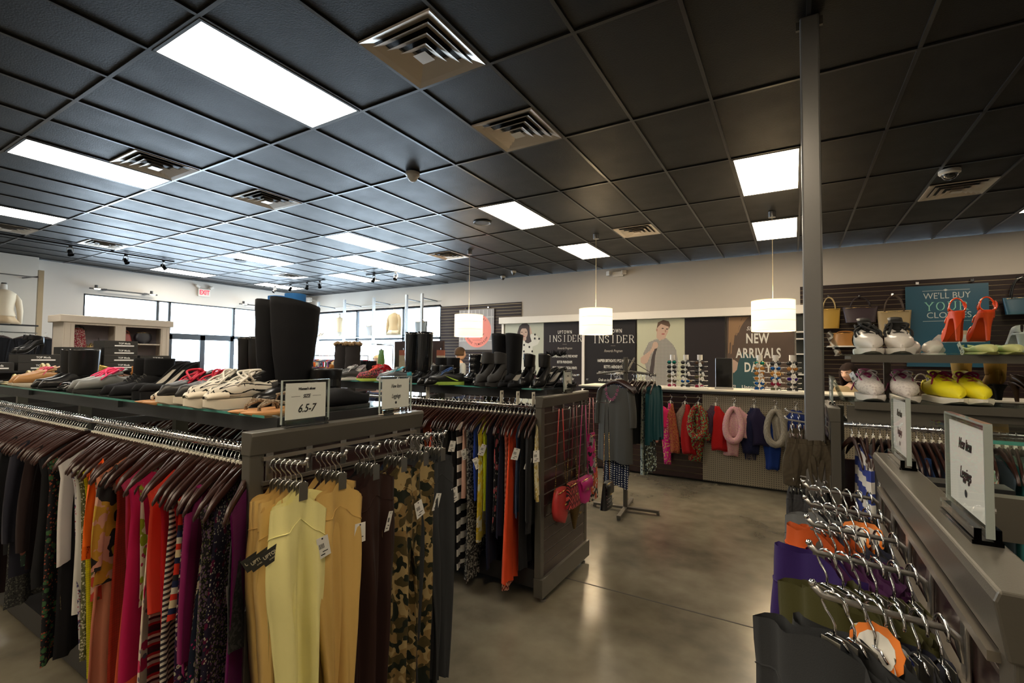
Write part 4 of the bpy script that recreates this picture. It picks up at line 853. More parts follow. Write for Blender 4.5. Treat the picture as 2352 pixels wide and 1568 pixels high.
for n, (cw, kw, m, pr) in enumerate(fspec):
    x = -1.468 - n * .041; a = .33 * (1 - n / 40) + R.uniform(-.04, .04)
    pr = dict(dict(seed=n + 50, t=.011, fold=.009, nf=3, drop=.1), **pr)
    nm = kw.split()[-1]; o = garment(nm, m, None, (x, 2.83, zf), a, **pr)
    tag(o, '%s %s on the front rail of the handbag gondola' % (cw, kw), nm if nm != 'tank' else 'top', 'clothes on the handbag gondola rail')
    if n in (0, 1, 3, 9, 13, 15, 20, 22, 24, 25, 26, 11): price_tag(o, (.01, -.19, -.27 - .05 * (n % 3)), -.9 + R.uniform(-.3, .3), 1.25, R.uniform(-.5, .5))
for q, x in enumerate((-1.50, -1.62, -1.75, -2.42)):      # size dividers on the rail
    t = G().prism([(-.02, -.04), (.02, -.04), (.02, .05), (-.02, .05)], 0, .003, 'x'); o = t.ob('rail_divider', CLIPM, None, (x, 2.815, 1.31))
    tag(o, 'white plastic size divider on the handbag gondola rail, %s from the end panel' % ('first', 'second', 'third', 'fourth')[q], 'size divider')
    text(('5/6', 'XL', '7/8', 'L')[q], .022, INK, o, (.004, 0, .03), (pi / 2, 0, pi / 2), .7, .0004)
for q in range(30):
    hang(HP, -1.5 - q * .06, 3.5, zf, R.uniform(-.1, .1), d=1, label='dark wooden hanger on the rear rail of the handbag gondola', group='hangers, handbag gondola rear rail')
    if q % 2 == 0: tag(garment('top', DKS[q % 5], None, (-1.5 - q * .06, 3.5, zf), 0, L=.7, seed=q, nu=10, nv=5), 'dark top on the rear rail of the handbag gondola', 'top', 'dark tops, handbag gondola rear rail')
# ---------------- handbags on the slatted end panel ----------------
def strap_flat(g, pts, w=.009, n=4): g.tube(pts, w, 6, flat=.25)
def peg(x, y, z, L=.12, label='chrome slatwall hook holding crossbody straps'):
    t = thing('slatwall_hook', label, 'hook', (x, y, z), group='slatwall hooks on the handbag panel')
    G().box(0, .005, -.012, .012, -.025, .02).ob('bracket', ST, t); G().tube([(0, 0, 0), (L, 0, .0), (L + .008, 0, .018)], .0035, 6).ob('pin', CH, t, sm=3); return t
def chain(g, pts, r=.0045):
    pts = [V(p) for p in pts]
    for a, b in zip(pts, pts[1:]):
        n = max(1, int((b - a).length / .013))
        for k in range(n): g.ball(a.lerp(b, (k + .5) / n), r, 5, 3, (1, 1, 1.3))
GOLD = mat('gold', (.7, .5, .18), .25, 1)
def bag(label, x, y, zt, zb, w, h, d, m, sm_, shape='box', strap='flat', flap=1, name='crossbody_bag', z1=None, rz=0, cat='handbag', clasp=1, chainfrac=.35):
    """bag hanging by its strap; zt strap top, zb bottom of the bag, body w x h x d, front faces +x"""
    t = thing(name, label, cat, (x, y, zb), rz); rows = []
    for i in range(9):
        v = i / 8; z = h * v
        if shape == 'box': hw, hd = w / 2 * (1 - .06 * v) * (1 - .5 * (1 - v) ** 8), d / 2 * (1.05 - .35 * v)
        elif shape == 'round': hw, hd = w / 2 * math.sqrt(max(.02, 1 - (2 * v - 1) ** 2 * (.98 if v < .5 else .55))), d / 2 * (1 - .3 * v)
        elif shape == 'cone': hw, hd = w / 2 * (.12 + .88 * v), d / 2 * (.2 + .8 * v)
        elif shape == 'tote': hw, hd = w / 2 * (.86 + .16 * v), d / 2 * (1 - .55 * v)
        else: hw, hd = w / 2 * (1.05 - .35 * v), d / 2 * (1.1 - .6 * v)
        rows.append([(hd * math.copysign(abs(cos(a)) ** .6, cos(a)), hw * math.copysign(abs(sin(a)) ** .6, sin(a)), z) for a in [2 * pi * k / 20 for k in range(20)]])
    b = G().loft(rows).ob('body', m, t, sm=.9)
    g = G().tube([(d * .36, -w * .42, h * .93), (d * .42, 0, h * .96), (d * .36, w * .42, h * .93)], .003, 5); g.ob('zipper', GOLD, b, sm=3)
    if flap: G().loft([[(d * .30, y_, h * .99), (d * .55, y_, h * .8), (d * .56, y_ * .95, h * .55)] for y_ in (-w * .46, 0, w * .46)], close=False).ob('flap', m, t, sm=3, sol=.003)
    if clasp: G().cb((d * .58, 0, h * .55), (.006, .03, .012)).ob('clasp', GOLD, t, bev=.002)
    H = zt - zb
    for s in (-1, 1):
        a = V((0, s * w * .42, h * .95)); top = V((.01 * s, s * .006, H)); mid = a.lerp(top, chainfrac if strap == 'mix' else 0)
        if strap == 'handles': continue
        if strap in ('mix', 'chain'):
            g = G(); chain(g, [a, mid if strap == 'mix' else top]); g.ob('chain', GOLD, t)
        if strap != 'chain': G().tube([mid, mid.lerp(top, .5), top], .008, 6, flat=.25).ob('strap', sm_, t, sm=3)
    if strap == 'handles':
        for s in (-1, 1): G().tube([(s * d * .3, w * .28 * cos(a), h * .95 + (H - h) * 1.1 * sin(a)) for a in [pi * k / 10 for k in range(11)]], .008, 6).ob('handle', sm_, t, sm=3)
    return t
BM = lambda c, r=.4, **k: mat('bag_%s_%s' % (c, r), c, r, bump=(350, .15), **k)
for y, z in ((2.95, 1.245), (3.12, 1.245), (3.30, 1.245), (3.46, 1.25)): peg(-1.42, y, z)
RED_, BLKB, MAGB = BM((.42, .03, .03)), BM((.015, .015, .016)), BM((.42, .01, .16))
bag('coral red half moon crossbody bag with gold chain on the end panel', -1.345, 2.92, 1.25, .50, .2, .22, .07, RED_, RED_, 'round', 'mix', 0)
bag('black red and coral chevron crossbody bag overlapping the red bag', -1.315, 3.04, 1.25, .58, .2, .16, .07, mat('chev', (.03, .02, .02), .4) if 0 else fab((.02, .015, .015), 'zig', (.5, .08, .07), (.25, .02, .03), .6), BLKB, 'trap', 'mix', 0)
bag('magenta crossbody bag with front zip pocket on the end panel', -1.31, 3.24, 1.25, .56, .22, .17, .06, MAGB, MAGB, 'box', 'flat', 1)
bag('gold straw cone shaped bag hanging lowest on the end panel', -1.35, 3.17, 1.25, .38, .15, .22, .08, fab((.3, .2, .08), 'knit', (.12, .07, .02), s=.6), BM((.2, .02, .03)), 'cone', 'mix', 0)
bag('grey and pink printed shoulder bag at the far edge of the end panel', -1.33, 3.44, 1.29, .72, .13, .3, .05, fab((.4, .02, .15), 'blot', (.25, .24, .24), (.02, .02, .02)), BM((.7, .25, .3)), 'tote', 'flat', 0)
bag('red and orange patterned tote beyond the magenta bag', -1.36, 3.53, 1.27, .50, .22, .26, .06, fab((.45, .08, .03), 'blot', (.02, .02, .02), (.6, .5, .4), 1.5), BLKB, 'tote', 'mix', 0)
peg(-1.42, 3.54, 1.25, .2)
st = bag('black studded quilted shoulder bag hanging at the far corner of the end panel', -1.25, 3.56, 1.27, .44, .17, .2, .06, BLKB, BLKB, 'trap', 'mix', 1, chainfrac=.6)
g = G()
for a in range(7):
    for b in range(6): g.ball((.034 - b * .003, -.07 + a * .023, .03 + b * .026), .0035, 6, 4)
g.ob('stud', CH, st)
# ---------------- four way rack with the grey top ----------------
t = thing('garment_stand', 'grey steel four way garment stand with cross shaped foot', 'clothes rack', (-1.53, 4.95, 0))
G().box(-.02, .02, -.02, .02, .03, 1.61).ob('pole', GUN, t, bev=.003)
for a in range(4):
    g = G().cb((.17, 0, .035), (.34, .04, .022)).cb((.33, 0, .012), (.03, .03, .02)); g.ob('foot', GUN, t, rz=a * pi / 2 + .1)
for a, n_, dz in ((-pi / 2, 'front', 0), (0, 's', .0), (pi / 2, 'b', .0), (pi, 'l', .0)):
    G().tube([(0, 0, 1.45), (.06, 0, 1.46), (.32, 0, 1.425 if a != pi / 2 else 1.6)], .009, 8, flat=1.4).ob('arm', GUN, t, rz=a)
    G().tube([(.015, 0, 1.60), (.3, 0, 1.43)], .004, 6).ob('brace', GUN, t, rz=a)
FH = dict(group='hangers on the four way stand')
sp = (-1.53, 4.95)
for q in range(7): hang(HP, sp[0], sp[1] - .33 + q * .03, 1.45, pi / 2 - .35 + R.uniform(-.1, .1), d=1, label='dark wooden hanger on the front arm of the four way stand', **FH)
for q in range(8): hang(HP, sp[0] + .08 + q * .032, sp[1], 1.44, R.uniform(-.15, .15), d=1, label='dark wooden hanger on the counter-facing arm of the four way stand', **FH)
GREYT = fab((.075, .075, .07)); o = garment('top', GREYT, None, (sp[0] - .0, sp[1] - .345, 1.45), pi / 2 - .35, W=.2, Wb=.215, L=.78, drop=.11, neck=.105, nd=.075, sleeve=.3, t=.035, fold=.006, nf=2, hemcurve=.0, seed=3)
tag(o, 'charcoal grey oversized top with necklace at the front of the four way stand', 'top'); 
for i in range(13):
    a = pi * (i + .5) / 13; p_ = (-.045 - .012 * sin(a), .075 * cos(a), -.135 - .13 * sin(a))
NK = mat('pink_beads', (.28, .06, .14), .35)
nk = tag(G().tube([(-.042 - .012 * sin(a), .075 * cos(a), -.125 - .14 * sin(a)) for a in [pi * k / 14 for k in range(15)]], .0015, 5).ob('necklace', NK, None, (sp[0], sp[1] - .345, 1.45), pi / 2 - .35, sm=3), 'pink flower necklace hung over the charcoal top', 'necklace')
nk.rotation_euler = (0, 0, pi / 2 - .35)
for i in range(9):
    a = pi * (i + 1) / 10; c_ = V((-.052 - .012 * sin(a), .075 * cos(a), -.125 - .14 * sin(a))); g = G()
    for q in range(5): g.ball(c_ + V((0, cos(q * 1.257) * .01, sin(q * 1.257) * .01)), .006, 6, 4)
    g.ob('flower', NK, nk, sm=3)
DOT = fab((.012, .018, .045), 'dots', (.75, .73, .68), s=1.1)
for k, (m, L, cw) in enumerate(((DOT, 1.03, 'navy dress with white polka dots under the grey top'), (fab((.03, .04, .07), 'floral', (.3, .2, .12), (.1, .2, .2), 1.2), .9, 'dark floral dress behind the polka dot dress'))):
    tag(garment('dress', m, None, (sp[0], sp[1] - .31 + k * .04, 1.45), pi / 2 - .35, W=.19, Wb=.19, L=L, seed=k + 9, t=.02, fold=.012, neck=.09, nd=.02), cw, 'dress')
for k, (m, L, sl, cw) in enumerate(((fab((.01, .06, .075)), .66, .5, 'dark teal long sleeved top on the side arm'), (fab((.02, .025, .03), 'floral', (.4, .5, .5), (.3, .3, .12), 1.5), .98, 0, 'black and mint floral dress on the side arm'), (fab((.5, .52, .42), 'floral', (.04, .04, .05), (.1, .3, .25), 1.6), 1.0, 0, 'pale green and black floral dress on the side arm'),
        (fab((.012, .014, .014)), .7, .5, 'black long sleeved top on the side arm'), (fab((.012, .07, .09)), .66, .5, 'second teal top on the side arm'))):
    tag(garment('dress' if L > .9 else 'top', m, None, (sp[0] + .30 - k * .045, sp[1], 1.44), R.uniform(-.2, .1), W=.2, Wb=.2, L=L - .08, seed=k + 19, t=.018, fold=.012, sleeve=sl), cw, 'dress' if L > .9 else 'top')
for k, c in enumerate(((.02, .12, .16), (.03, .02, .05))):
    hang(HP, sp[0] - .1 - k * .06, sp[1], 1.44, .1, d=1, label='dark wooden hanger on the window-facing arm of the four way stand', **FH)
    tag(garment('top', fab(c), None, (sp[0] - .12 - k * .06, sp[1], 1.44), .1, L=.55, seed=k, sleeve=.4), ('petrol blue', 'dark violet')[k] + ' top on the window-facing arm of the stand', 'top')
# smaller grey topped stand further back, hangers only
t = thing('garment_stand', 'steel garment stand with slanting arm of hangers before the polka dot poster', 'clothes rack', (-2.95, 5.1, 0)); G().box(-.02, .02, -.02, .02, 0, 1.56).ob('pole', GUN, t); G().tube([(0, 0, 1.53), (-.36, -.1, 1.36)], .009, 8).ob('arm', GUN, t)
for a in range(4): G().cb((.17, 0, .02), (.34, .04, .022)).ob('foot', GUN, t, rz=a * pi / 2 + .1)
for q in range(8):
    hang(HP, -2.98 - q * .045, 5.1 - q * .0125, 1.535 - q * .0215, .2, d=1, label='dark wooden hanger on the slanting arm before the polka dot poster', group='hangers on the slanting arm')
    if q % 2: tag(garment('top', DKS[q % 5], None, (-2.98 - q * .045, 5.1 - q * .0125, 1.535 - q * .0215), .2, L=.6, seed=q, nu=12, nv=6), 'dark top on the slanting arm before the polka dot poster', 'top', 'dark tops on the slanting arm')
# ---------------- shoes on the near glass shelf ----------------
zs = 1.376; D = -pi / 2; W_ = ('window-side', 'aisle-side')
GM = mat('gold_leather', (.6, .45, .14), .25, .7); WHP = mat('zebra', (.7, .67, .6), .6); ZEB = fab((.7, .67, .6), 'zig', (.012, .012, .012), (.7, .67, .6), 1.3); SNK = fab((.3, .24, .18), 'ditsy', (.12, .09, .06), (.3, .24, .18), 1.5)
pair('strap', 'gold metallic strappy sandal at the far window end, {} of the pair', -4.75, 1.28, zs, D, m=GM, c2=(.45, .36, .15), lift=.03)
pair('strap', 'pale gold wedge sandal near the window end, {} of the pair', -4.5, 1.22, zs, D, m=mat('pale_gold', (.66, .56, .33), .35, .3), c2=(.45, .36, .15), lift=.06)
pair('sneaker', 'tan sneaker with pink laces before the black boots, {} of the pair', -4.22, 1.24, zs, D, c=(.4, .2, .07), lace=(.75, .1, .2), sole=(.6, .55, .45))
pair('boot', 'black leather mid boot at the window end, {} of the pair', -3.93, 1.27, zs, D, .14, m=LEA, h=.24, sr=.06, sr1=.07, heel=.02, studs=1)
pair('pump', 'shiny black pump beside the pink laced shoes, {} of the pair', -3.55, 1.25, zs, D, .11, m=mat('patent_black', (.008, .008, .009), .08, coat=1), lift=.06)
pair('sneaker', 'grey sneaker with neon pink laces, {} of the pair', -3.24, 1.24, zs, D, c=(.16, .17, .17), lace=(.95, .06, .2), loose=1, lr=.004, sole=(.02, .02, .02), tag=1)
pair('ankle', 'black lace-up ankle boot on a low wedge, {} of the pair', -2.93, 1.27, zs, D, .13, m=SUE, h=.19, sr=.055, sr1=.06, heel=.045, lace=(.03, .03, .03), tag=1, tz=.17)
pair('wedge', 'black wedge pump with snakeskin platform, {} of the pair', -2.60, 1.24, zs, D, .1, m=SUE, c2=None, lift=.10, plat=.028)
pair('sandal', 'black and white beaded flat sandal, {} of the pair', -2.43, 1.2, zs, D, .09, m=ZEB, c2=(.5, .25, .1))
pair('sneaker', 'black sneaker with thick red laces, {} of the pair', -2.225, 1.25, zs, D, .125, dx=.02, c=(.014, .014, .016), lace=(.55, .012, .05), loose=1, lr=.005, sole=(.66, .6, .5), tag=1, toecap=0, tr=.4, chunk=.012)
pair('sneaker', 'zebra print canvas sneaker with white laces, {} of the pair', -1.965, 1.235, zs, D, .125, dx=.02, m=ZEB, c2=(.012, .012, .014), lace=(.75, .72, .66), loose=1, lr=.0045, sole=(.72, .66, .55), toecap=1, chunk=.016)
pair('sandal', 'tan thong sandal with snake strap, {} of the pair', -1.72, 1.215, zs, D, .1, m=SNK, c2=(.55, .27, .1))
pair('boot', 'tall black suede boot stuffed with blue foam, {} of the pair', -2.06, 1.45, zs, D - .1, .16, dx=.0, m=SUE, c2=(.1, .11, .14), h=.455, sr=.062, sr1=.098, heel=.02, foam=1, top=.02, slouch=.014)
pair('ankle', 'black buckled ankle boot behind the size sign, {} of the pair', -1.93, 1.56, zs, D - .3, .12, dx=.03, m=LEA, h=.15, sr=.056, sr1=.066, heel=.03, buckle=1)
pair('mule', 'large black suede slip-on between two signs, {} of the pair', -1.70, 1.50, zs, D + .05, .12, m=SUE, buckle=0, tag=1, tz=.06)
pair('mule', 'black leather slip-on with square gold buckle, {} of the pair', -1.95, 1.36, zs + .0, D + .2, .12, m=LEA, buckle=1)
back = [('flat', 'black ballet flat with bow', dict(m=SUE, bow=1)), ('pump', 'black patent pump', dict(m=MATS['patent_black'], lift=.08)), ('flat', 'white topped grey flat', dict(c=(.4, .38, .36))), ('pump', 'brown leather pump', dict(c=(.09, .035, .015), lift=.07)),
 ('pump', 'shiny red patent pump', dict(m=mat('patent_red', (.5, .01, .02), .1, coat=1), lift=.085, plat=.01)), ('ankle', 'black cloth ankle boot', dict(m=SUE, h=.17, heel=.04)), ('flat', 'clear and gold jelly flat', dict(c=(.55, .42, .25), r=.15)), ('pump', 'ochre sued pump', dict(c=(.4, .16, .03), lift=.08)),
 ('sandal', 'brown sandal', dict(c=(.15, .06, .03), c2=(.35, .18, .08))), ('flat', 'tan flat', dict(c=(.42, .22, .1))), ('pump', 'gold pump', dict(m=GM, lift=.08)), ('flat', 'beige flat', dict(c=(.5, .4, .28)))]
for k, (kd, lb, kw) in enumerate(back):
    pair(kd, lb + ' in the rear row, {} of the pair', -2.42 - k * .215, 1.5, zs, -D + (k % 3 - 1) * .15, .09, **kw)
pair('boot', 'black calf boot beside the foam stuffed boots, {} of the pair', -2.98, 1.72, zs, -D, .13, m=LEA, h=.33, sr=.056, sr1=.07, tag=1, tz=.28)
# ---------------- shoes on the handbag gondola ----------------
zs = 1.376
F_ = ', {} of the pair, on the handbag gondola'
def fp(*a, **k): pair(a[0], a[1] + ', {} of the pair', *a[2:], **k)
fp('boot', 'grey quilted boot with fur cuff', -3.80, 3.28, zs, D, .16, m=fab((.03, .026, .026)), h=.34, sr=.075, sr1=.075, heel=.01, fur=1, slouch=.04, tag=1, tz=.33)
fp('pump', 'silver glitter pump standing before the fur boots', -3.50, 3.12, zs, D + .1, .1, m=fab((.12, .11, .12), 'spark', (.55, .52, .55), s=1.5), lift=.09)
fp('sneaker', 'black sneaker with white sole by the glitter pumps', -3.42, 2.98 + .1, zs, D - .5, .11, c=(.05, .05, .05), lace=(.7, .7, .7), sole=(.65, .66, .6))
fp('sneaker', 'multicolour running shoe with red laces and lime sole', -3.10, 3.09, zs, D - .7, .11, m=fab((.05, .03, .06), 'ditsy', (.5, .05, .12), (.5, .3, .05)), lace=(.7, .06, .04), loose=1, sole=(.45, .6, .1))
fp('sneaker', 'grey running shoe with turquoise lining', -2.86, 3.10, zs, D - .7, .11, c=(.08, .09, .1), c2=(.05, .4, .5), lace=(.3, .3, .3), sole=(.5, .5, .5), tag=1)
fp('boot', 'tall shiny black riding boot with white ticket', -2.80, 3.20, zs, D, .145, m=mat('shiny_black_leather', (.012, .013, .015), .16, coat=.6), h=.43, sr=.06, sr1=.074, heel=.025, tag=1, tz=.36)
fp('ankle', 'black ankle boot with gold chain', -2.50, 3.22, zs, D, .13, m=SUE, h=.21, heel=.04, chain=1, sr=.055)
fp('ankle', 'small black ankle boot with round gold buckle', -2.38, 3.02, zs, D - .2, .11, m=LEA, h=.15, heel=.035, buckle=1, tag=1, tz=.16)
fp('sneaker', 'black sports sneaker with blue laces and lime sole', -2.25, 3.03, zs, D - .75, .1, c=(.02, .022, .025), lace=(.06, .14, .4), loose=1, sole=(.4, .62, .1), mark=(.5, .8, .1), tag=1)
fp('boot', 'wrinkled shiny black boot', -2.20, 3.30, zs, D, .13, m=MATS['shiny_black_leather'], h=.24, sr=.06, sr1=.064, slouch=.06)
fp('boot', 'tall black suede boot with pulled out top', -2.00, 3.36, zs, D, .14, m=SUE, h=.40, sr=.06, sr1=.084, top=.01)
fp('bootie', 'charcoal peep toe bootie with gold zip', -1.93, 3.06, zs, D, .115, m=mat('charcoal_suede', (.03, .03, .032), .8), lift=.09, plat=.02, h=.13, tag=1, tz=.2)
fp('flat', 'black ribboned flat with purple inside', -1.74, 3.07, zs, D, .1, m=SUE, bow=1)
fp('pump', 'black pump with magenta sole behind the ribboned flats', -1.78, 3.26, zs, D, .11, m=SUE, c2=(.2, .01, .12), lift=.07)
fp('bootie', 'black buckled peep toe bootie', -1.61, 3.14, zs, D, .13, m=LEA, lift=.09, h=.14)
fp('pump', 'black high heel with feather trim', -1.50, 3.28, zs, D - .5, .1, m=LEA, lift=.10, feather=1, hr1=.005)
fp('flat', 'tiny black flat with turquoise label behind the price sign', -1.47, 3.36, zs, D, .08, m=SUE, s=.8)
for k, (kd, lb, kw) in enumerate(back[:8]):
    pair(kd, lb + ' in the rear row beside the handbags, {} of the pair', -2.6 - k * .24, 3.42, zs, -D, .09, **kw)
# ---------------- shoes on the stepped trays ----------------
C_ = ('window-side', 'wall-side')
WS = mat('white_leather', (.72, .68, .64), .35)
def rp(*a, **k): pair(a[0], a[1] + ', {} of the pair', *a[2:], sides=('column-side', 'far-side'), **k)
rp('sneaker', 'white basketball shoe with black laces on the upper tray', .41, 3.37, 1.628, D, .145, m=WS, c2=(.02, .02, .02), lace=(.015, .015, .016), loose=1, lr=.005, sole=(.7, .67, .62), s=1.28, hk=1.3)
rp('sneaker', 'multicolour kids sneaker behind the white basketball shoes', .42, 3.42, 1.628, D + .3, .18, m=fab((.6, .6, .6), 'blot', (.5, .05, .08), (.7, .6, .05), 2.5), lace=(.6, .6, .6), s=.75)
rp('clog', 'white clog with holes on the upper tray', .63, 3.38, 1.628, D - .35, .1, m=WS, s=.8)
rp('flat', 'pale yellow ballet flat behind glass on the upper tray', .80, 3.22, 1.628, D + .1, .105, c=(.55, .58, .25), tag=1, tz=.05, s=1.05)
rp('strap', 'orange patent platform sandal on the upper tray', .82, 3.38, 1.70, -D, .12, m=mat('patent_orange', (.85, .08, .01), .12, coat=1), c2=(.85, .08, .01), lift=.12, plat=.03, hr=.025)
rp('pump', 'white and silver pump in the corner of the upper tray', 1.05, 3.38, 1.628, -D, .1, c=(.6, .6, .6), lift=.1)
rp('sneaker', 'white running shoe with magenta trim on the lower tray', .42, 3.36, 1.388, D, .16, m=fab((.68, .64, .62), 'ditsy', (.55, .5, .5), (.68, .64, .62)), c2=(.3, .01, .12), lace=(.6, .55, .5), sole=(.72, .68, .66), mark=(.35, .01, .14), s=1.25, tag=1, tr=.5)
rp('sneaker', 'bright yellow sneaker with magenta laces on the lower tray', .68, 3.35, 1.388, D + .12, .115, c=(.85, .75, .01), r=.6, lace=(.3, .005, .06), lr=.004, sole=(.75, .72, .62), s=1.22)
rp('strap', 'white ankle strap sandal behind the running shoes', .55, 3.42, 1.388, -D, .13, c=(.65, .6, .52), c2=(.35, .22, .12), lift=.05)
rp('ankle', 'mustard suede ankle boot behind the yellow sneakers', .86, 3.43, 1.388, -D, .14, m=mat('mustard_suede', (.3, .17, .02), .8), h=.2, heel=.08)
rp('pump', 'neon yellow pump at the end of the lower tray', 1.02, 3.25, 1.388, D + .5, .11, c=(.7, .85, .02), lift=.12, c2=(.7, .85, .02))
rp('pump', 'brown leather pump on the lower tray', 1.0, 3.42, 1.388, D + .6, .1, c=(.12, .06, .03), lift=.09)
pair('strap', 'white cork sandal on glass beside the camera, {} of the pair', .83, 1.76, 1.406, pi + .35, .13, c=(.7, .68, .62), c2=(.2, .12, .05), lift=.03, sides=('aisle-side', 'far-side'), s=1.15)
# tops on the rail under the trays
rs = [('navy and white chevron', fab((.03, .05, .25), 'stripe', (.65, .63, .6), s=.7)), ('white', fab((.62, .62, .64))), ('navy', fab((.01, .02, .06))), ('peacock blue', fab((.01, .07, .16))), ('black', fab((.012, .012, .02))), ('black and white panel', fab((.02, .02, .04), 'stripe', (.6, .58, .52), s=.4)), ('dark blue', fab((.01, .03, .1))),
 ('midnight', fab((.012, .015, .03))), ('ink blue', fab((.012, .02, .05))), ('cobalt', fab((.02, .03, .3))), ('charcoal', fab((.03, .03, .035))), ('bright teal', fab((.01, .22, .25))), ('mint and coral print', fab((.4, .6, .5), 'ditsy', (.6, .25, .2), (.5, .55, .3))), ('slate', fab((.04, .06, .08))), ('soft teal', fab((.05, .25, .25))),
 ('pale mint', fab((.4, .62, .5))), ('sea green print', fab((.35, .55, .5), 'ditsy', (.5, .55, .5), (.1, .2, .2))), ('pastel blue', fab((.35, .55, .55))), ('seafoam', fab((.45, .65, .5))), ('lime', fab((.6, .65, .12))), ('lemon', fab((.7, .68, .15))), ('light lime', fab((.55, .65, .2)))]
for q in range(44): hang(HP, .255 + q * .028, 2.96, 1.2785, R.uniform(-.15, .15), d=1, label='dark wooden hanger on the rail under the stepped shoe trays', group='hangers under the shoe trays')
for q, (cw, m) in enumerate(rs):
    tag(garment('top', m, None, (.30 + q * .036, 2.96, 1.2785), R.uniform(-.1, .1), L=.6 + .2 * R.random(), sleeve=.3 if q % 3 == 0 else 0, seed=q + 80, t=.010, drop=.09, nu=16, nv=9), cw + ' top on the rail under the shoe trays', 'top', 'tops under the shoe trays')
# leg warmers on the end panel arms behind the column
for k, (y, z, m, cw) in enumerate(((3.42, 1.25, fab((.16, .13, .09), 'knit', (.1, .08, .055)), 'taupe'), (3.14, 1.23, fab((.13, .105, .07), 'knit', (.08, .065, .045)), 'brown'))):
    arm('chrome arm with %s leg warmers behind the steel column' % cw, .17, y, -1, .2, z)['group'] = 'leg warmer arms'
    for q in range(5):
        x = .135 - q * .036; clip_at([RG[0], 0], x, y, z + .006, .2)['label'] = 'chrome clip hanger holding leg warmers behind the column'
        o = leggings(m, None, (x, y, z + .006), pi - .3 + R.uniform(-.3, .3), .055, .26, .022, seed=q + k * 9, droop=.01, name='leg_warmer')
        tag(o, '%s knitted leg warmer on the panel arm behind the steel column' % cw, 'leg warmer', 'knitted leg warmers, %s' % cw)
        if q == 2 and k == 1: price_tag(o, (.04, .0, -.2), pi / 2, 1.2, .3)
for k, (y, cw) in enumerate(((3.35, 'grey'), (3.12, 'dark grey'))):
    arm('low chrome arm with %s knitted socks behind the steel column' % cw, .17, y, -1, .2, .93)
    for q in range(5):
        x = .135 - q * .036; clip_at([RG[0], 0], x, y, .936, .2)['label'] = 'chrome clip hanger holding grey socks behind the column'
        tag(leggings(fab((.09, .092, .1), 'knit', (.06, .06, .065)), None, (x, y, .936), pi - .3 + R.uniform(-.3, .3), .06, .3, .02, seed=q, droop=.01, name='leg_warmer'), '%s knitted socks on the low arm behind the steel column' % cw, 'socks', 'grey socks, ' + cw)
# ---------------- poster wall ----------------
YP = 9.74
CREAMW = mat('cream_board', (.8, .75, .68), .5)
t = thing('header_panelling', 'long white header board and posts holding the rewards posters', 'frame', (0, 0, 0))
G().box(-6.08, .35, YP - .12, YP + .085, 2.42, 2.57).ob('header_board', CREAMW, t); 
for x in (-6.03, -3.955, 1.5e-9 + .33): G().box(x - .03, x + .03, YP - .02, YP + .085, 0, 2.42).ob('post', CREAMW, t)
INKP = mat('poster_black', (.012, .010, .012), .5, spec=.3); INKP2 = mat('poster_charcoal', (.019, .014, .016), .5, spec=.3); PALE = mat('poster_pale_green', (.46, .47, .38), .5); PALE2 = mat('poster_pale_lime', (.5, .5, .36), .5)
LET = mat('poster_lettering', (.72, .70, .64), .6); LETD = mat('poster_soft_lettering', (.42, .38, .33), .6)
SKN, SKD, HAIRD = mat('print_skin', (.50, .34, .26), .6), mat('print_skin_dark', (.36, .2, .15), .6), mat('print_dark_hair', (.035, .018, .016), .6)
def poster(label, x0, x1, z0, z1, m, y=YP): return tag(G().box(x0, x1, y - .004, y + .004, z0, z1).ob('poster', m), label, 'poster')
def layers(par, fn, lst, y):
    for k, (nm, m, pts) in enumerate(lst):
        p = [fn(*q) for q in pts]; G().prism(p, y - .0045 - .0004 * k, y - .0048 - .0004 * k, 'y').ob(nm, m, par)
def ell(cx, cy, rx, ry, n=20, rot=0): return [(cx + rx * cos(a) * cos(rot) - ry * sin(a) * sin(rot), cy + rx * cos(a) * sin(rot) + ry * sin(a) * cos(rot)) for a in [2 * pi * k / n for k in range(n)]]
# serif capitals drawn as strokes on a 10-unit grid
SER = {'I': [[(3.5, 0), (3.5, 10)]], 'N': [[(1, 0), (1, 10)], [(1, 10), (7, 0)], [(7, 0), (7, 10)]], 'S': [[(6.2, 8), (5, 9.7), (2.6, 9.7), (1.2, 8), (1.6, 6.3), (5.4, 4.2), (6.2, 2.2), (4.8, .3), (2.4, .3), (1, 2)]], 'D': [[(1, 0), (1, 10)], [(1, 9.8), (4.2, 9.8), (6.6, 7.8), (7, 5), (6.6, 2.2), (4.2, .2), (1, .2)]],
       'E': [[(1, 0), (1, 10)], [(1, 9.8), (6, 9.8), (6, 8.4)], [(1, 5.1), (4.6, 5.1)], [(1, .2), (6, .2), (6, 1.7)]], 'R': [[(1, 0), (1, 10)], [(1, 9.8), (4.6, 9.8), (6, 8.6), (6, 6.4), (4.6, 5.1), (1, 5.1)], [(3.8, 5.1), (6.8, 0)]], 'Y': [[(0.5, 10), (3.7, 5)], [(7, 10), (3.7, 5)], [(3.7, 5), (3.7, 0)]], 'O': [[(3.7 + 3.4 * cos(a), 5 + 4.9 * sin(a)) for a in [2 * pi * k / 18 for k in range(19)]]],
       'U': [[(1, 10), (1, 3), (2.4, .4), (5, .4), (6.6, 3), (6.6, 10)]]}
FEET = {'I': [(3.5, 0), (3.5, 10)], 'N': [(1, 0), (1, 10), (7, 10)], 'D': [(1, 0), (1, 10)], 'E': [(1, 0), (1, 10)], 'R': [(1, 0), (1, 10), (6.9, 0)], 'Y': [(.5, 10), (7, 10), (3.7, 0)], 'U': [(1, 10), (6.6, 10)]}
